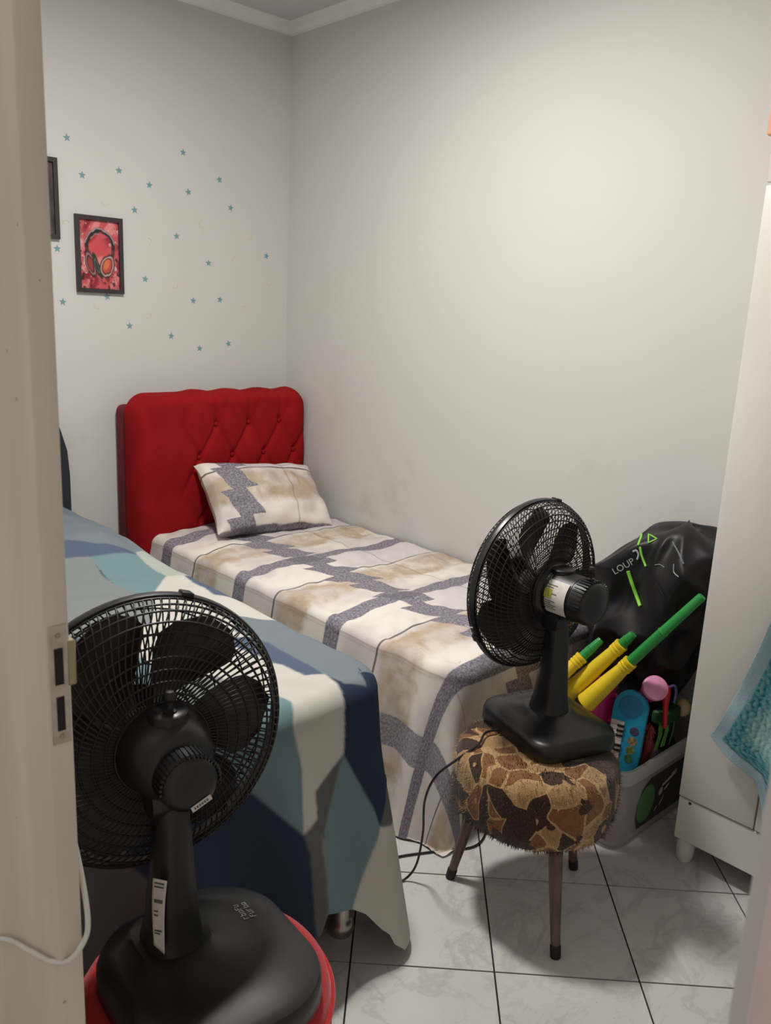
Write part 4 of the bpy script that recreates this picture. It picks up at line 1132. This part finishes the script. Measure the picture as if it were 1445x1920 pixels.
# pink bucket and cup
M_PK = plain('hot_pink_plastic', rgb(214, 44, 128), 0.30, mott=0.06); M_LPK = plain('light_pink_plastic', rgb(232, 150, 190), 0.4, mott=0.06)
jg = thing('toy_jug', 'hot pink plastic toy jug behind the blue keyboard', 'toy', (2.116, 1.238, 0.262)); jg.scale = (.76, .76, 1.0)
MB().lathe([(0.040, 0.0), (0.046, 0.004), (0.050, 0.10), (0.054, 0.165), (0.057, 0.170), (0.057, 0.178), (0.052, 0.178), (0.047, 0.10), (0.042, 0.012), (0.001, 0.010)], 32).build('jug_body', M_PK, jg)
MB().tube(spline([(-.012, -.050, .155), (-.020, -.078, .160), (-.024, -.088, .125), (-.020, -.078, .085), (-.010, -.047, .070)], 8), .0065, 10).build('handle', M_PK, jg)
Mc = Matrix.Translation((2.172, 1.120, 0.432)) @ Matrix.Rotation(math.radians(-38), 4, 'Y') @ Matrix.Rotation(math.radians(35), 4, 'X')
cp = thing('toy_cup', 'tilted pink toy cup with pale pink lid beside the red clip', 'toy'); cp.matrix_basis = Mc
MB().lathe([(0.022, 0.0), (0.026, 0.003), (0.034, 0.060), (0.035, 0.066)], 28).build('cup_body', M_PK, cp)
MB().lathe([(0.0365, 0.058), (0.0375, 0.062), (0.0365, 0.072), (0.030, 0.076), (0.001, 0.077)], 28).build('lid', M_LPK, cp)
# red clip
M_RP = plain('red_plastic', rgb(206, 36, 38), 0.28, mott=0.05)
rc2 = thing('toy_spoon', 'small red plastic spoon standing above the green strands', 'toy', (2.20, 1.085, 0.33))
A2, B2 = Vector((0, -.018, .005)), Vector((0, -.006, .135))
MB().tube([A2 + (B2 - A2) * f for f in (0, .25, .55, .75, .88, 1)], [.0065, .0075, .009, .012, .0135, .010], 14).build('stem', M_RP, rc2)
MB().tube(spline([B2 + Vector((0, 0, -.01)), B2 + Vector((.012, -.018, .004)), B2 + Vector((.018, -.024, -.02)), B2 + Vector((.016, -.022, -.05))], 6), .0045, 8).build('tail', plain('blue_grey_plastic', rgb(74, 82, 128), .35), rc2)
# green strands
M_GS = plain('leaf_green_plastic', rgb(86, 148, 58), 0.35, mott=0.2, scale=60); M_GD = plain('dark_green_plastic', rgb(38, 84, 44), 0.4, mott=0.2, scale=60)
gs = thing('toy_broom', 'green plastic toy broom head over the rim of the bin', 'toy', (2.225, 1.095, 0.262))
MB().rbox(-.012, .09, -.020, .028, .060, .105, .010, 3).build('head', M_GD, gs)
rs = np.random.RandomState(2)
for k in range(16):
    f = k / 15
    a = Vector((-.008 + .085 * f, -.012 + .02 * rs.rand(), .075)); b_ = a + Vector((-.060 + .01 * rs.rand(), -.020 + .006 * rs.randn() * .3, -.068 + .012 * rs.rand()))
    MB().tube([a, a * .5 + b_ * .5 + Vector((0, -.004, .004)), b_], [.0032, .003, .0022], 6).build('bristle', M_GS if k < 9 else M_GD, gs)
bl_ = MB().lathe([(0.0005, -.032), (.014, -.029), (.026, -.017), (.031, 0), (.028, .014), (.018, .027), (.008, .033), (.0005, .034)], 24).build('toy_ball', plain('beige_rubber', rgb(206, 184, 142), .6, mott=.15))
bl_.location = (2.350, 1.090, 0.345); bl_.scale = (.8, .8, .9); tag(bl_, 'beige rubber toy ball beside the wardrobe edge in the bin', 'toy')
# reddish doll hair
M_HR = plain('red_brown_yarn', rgb(132, 52, 44), .8, mott=.3, scale=90)
dl = thing('yarn_doll', 'red-brown yarn tuft of a doll between keyboard and green broom', 'toy', (2.145, 1.098, 0.235))
rs = np.random.RandomState(5)
for k in range(26):
    a = Vector((rs.uniform(-.02, .02), rs.uniform(-.012, .012), .0)); top = a * .5 + Vector((rs.uniform(-.02, .02), -.010 + rs.uniform(-.01, .01), rs.uniform(.075, .115)))
    MB().tube(spline([a, a * .8 + top * .4 + Vector((rs.uniform(-.014, .014), -.006, 0)), top, top + Vector((rs.uniform(-.012, .012), -.008, -.02))], 5), .0028, 6).build('strand', M_HR, dl)
# blue ring toy
M_BR = plain('dark_blue_plastic', rgb(34, 48, 132), .3)
br = MB().tube([(0.033 * math.cos(2 * math.pi * k / 30), 0.012 * math.sin(2 * math.pi * k / 30), 0.033 * math.sin(2 * math.pi * k / 30)) for k in range(30)], .0075, 10, closed=True).build('toy_ring', M_BR)
br.location = (2.035, 1.200, 0.300); br.rotation_euler = (0.2, 0.3, -0.7)
tag(br, 'dark blue plastic toy ring left of the blue keyboard in the bin', 'toy')

# ------------------------------------------------------------------ black bag slumped over the bin against the wall
def bag_mat():
    m = Mat('black_nylon', rgb(20, 20, 23), 0.46, spec=0.35)
    v = m.coord()
    m.base(m.mix(m.noise(v, 5, 4).step(.3, .7), rgb(13, 13, 15), rgb(22, 22, 25)))
    m.bump(m.noise(v, 500, 2), .12, .001)
    return m.m
M_BAG = bag_mat()
lv = [(.252, 2.330, 1.240, .085, .075), (.262, 2.330, 1.240, .115, .098), (.33, 2.330, 1.240, .128, .112), (.42, 2.325, 1.235, .145, .140), (.50, 2.320, 1.228, .155, .165),
      (.57, 2.315, 1.225, .165, .200), (.65, 2.312, 1.215, .172, .226), (.72, 2.312, 1.205, .172, .215), (.78, 2.318, 1.188, .165, .195), (.83, 2.325, 1.172, .155, .172), (.87, 2.335, 1.158, .140, .150), (.898, 2.345, 1.152, .115, .120), (.912, 2.35, 1.150, .075, .08), (.917, 2.35, 1.15, .01, .01)]
lva = np.array(lv)
nz_, na_ = 110, 160
qz = np.concatenate([[0], np.cumsum(np.hypot(np.diff(lva[:, 0]), np.diff(lva[:, 3])))]); qq = np.linspace(0, qz[-1], nz_)
prm_ = [np.interp(qq, qz, lva[:, c_]) for c_ in range(5)]
def smooth1(a):
    for _ in range(4): a = np.concatenate([a[:1], (a[:-2] + 2 * a[1:-1] + a[2:]) / 4, a[-1:]])
    return a
prm_ = [smooth1(a) for a in prm_]
an = np.linspace(0, 2 * np.pi, na_, endpoint=False)
ca, sa = np.cos(an), np.sin(an)
ex = 2.5
rad_ = (np.abs(ca) ** ex + np.abs(sa) ** ex) ** (-1 / ex)
G = np.zeros((nz_, na_, 3))
zz_ = prm_[0][:, None] + 0 * an
AA = np.repeat(an[None], nz_, 0)
arc = AA * .19
w1 = wob(arc * 1.0 + .25 * zz_, zz_ * .9 - .5 * arc, 21, 16); w2 = wob(arc, zz_, 22, 34)
ridge = -np.abs(wob(arc + .5 * zz_, zz_ * 1.2 - arc * .7, 23, 13)) ; ridge2 = -np.abs(wob(arc - .6 * zz_, zz_ + arc, 24, 22))
disp = 0.010 * w1 + 0.004 * w2 + 0.026 * (ridge + .6) + 0.014 * (ridge2 + .6)
mag = np.clip((zz_ - .25) / .08, 0, 1) * np.clip((.925 - zz_) / .05, .25, 1)
front = 1 - 0.9 * sstep(np.cos(AA), 0.3, 0.75)
f_ = 1 + disp / .17 * mag * front
G[..., 0] = prm_[1][:, None] + prm_[3][:, None] * rad_ * ca * f_
G[..., 1] = prm_[2][:, None] + prm_[4][:, None] * rad_ * sa * f_
G[..., 2] = zz_ + 0.010 * wob(AA, zz_, 25, 3) * sstep(zz_, .7, .85)
G[..., 0] = np.minimum(G[..., 0], 2.492)
G[..., 1] = np.where(zz_ < .95, np.maximum(G[..., 1], 0.958), G[..., 1])
bag = thing('duffel_bag', 'black nylon bag with neon green pulls slumped on the toy bin', 'bag')
bd = grid_mesh('bag_body', G, M_BAG, bag, wrap=True)
bvh = BVHTree.FromPolygons([v.co for v in bd.data.vertices], [p.vertices[:] for p in bd.data.polygons])
M_NEON = plain('neon_green_fabric', rgb(140, 216, 74), .5, mott=.06); M_PIPE = plain('grey_piping', rgb(116, 120, 118), .4); M_GRAY = plain('light_grey_print', rgb(168, 172, 168), .5)
view = Vector((0.852, 0.471, -0.227)).normalized()
def lay(pts, off=.003):
    out = []
    for p in pts:
        h = bvh.ray_cast(Vector(p) - view * .6, view)
        out.append(h[0] - view * off if h[0] is not None else Vector(p))
    return out
def dens(pts, n=8): return spline(pts, n)
def on_bag(name, pts, r, mat, off=.002): return MB().tube(lay(dens(pts), off), r, 8).build(name, mat, bag)
on_bag('zip_pull', [(2.12, 1.173, .920), (2.12, 1.176, .905), (2.12, 1.181, .885)], .0035, M_NEON)
on_bag('zip_pull', [(2.12, 1.174, .882), (2.12, 1.165, .857), (2.12, 1.148, .828)], .0035, M_NEON)
on_bag('strap', [(2.12, 1.203, .800), (2.12, 1.185, .765), (2.12, 1.165, .730), (2.12, 1.150, .705)], .0055, M_NEON)
on_bag('cord_loop', [(2.12, 1.195, .862), (2.12, 1.185, .868), (2.12, 1.176, .858), (2.12, 1.178, .842)], .003, M_GRAY)
on_bag('piping', [(2.14, 1.085, .915), (2.14, 1.065, .890), (2.14, 1.045, .860)], .0022, M_PIPE)
on_bag('piping', [(2.12, 1.120, .840), (2.12, 1.105, .845), (2.12, 1.090, .840)], .0018, M_PIPE)
on_bag('piping', [(2.12, 1.063, .858), (2.12, 1.060, .835), (2.12, 1.045, .825)], .0018, M_PIPE)
on_bag('seam', [(2.12, 1.11, .79), (2.12, 1.08, .755), (2.12, 1.06, .72)], .0025, M_BAG)
rt = Vector((0.484, -0.875, 0)).normalized(); upv = rt.cross(view); upv = -upv if upv.z < 0 else upv
def plane_at(p, ang):
    c_, s_2 = math.cos(ang), math.sin(ang)
    M = Matrix((rt * c_ + upv * s_2, -rt * s_2 + upv * c_, -view)).transposed().to_4x4(); M.translation = Vector(p); return M
text_mesh('lettering', 'LOUP', .028, plane_at((2.12, 1.220, .810), math.radians(38)), M_GRAY, bag, bvh=bvh, bdir=view, off=.0015)
tri = [Vector((-.011, .013, 0)), Vector((.014, .002, 0)), Vector((-.009, -.013, 0))]
Mt = plane_at((2.20, 1.183, .893), 0)
on = []
for i in range(3):
    for k in range(6): on.append(Mt @ (tri[i] + (tri[(i + 1) % 3] - tri[i]) * (k / 6)))
MB().tube(lay(on, .002), .0021, 6, closed=True).build('logo', M_NEON, bag)
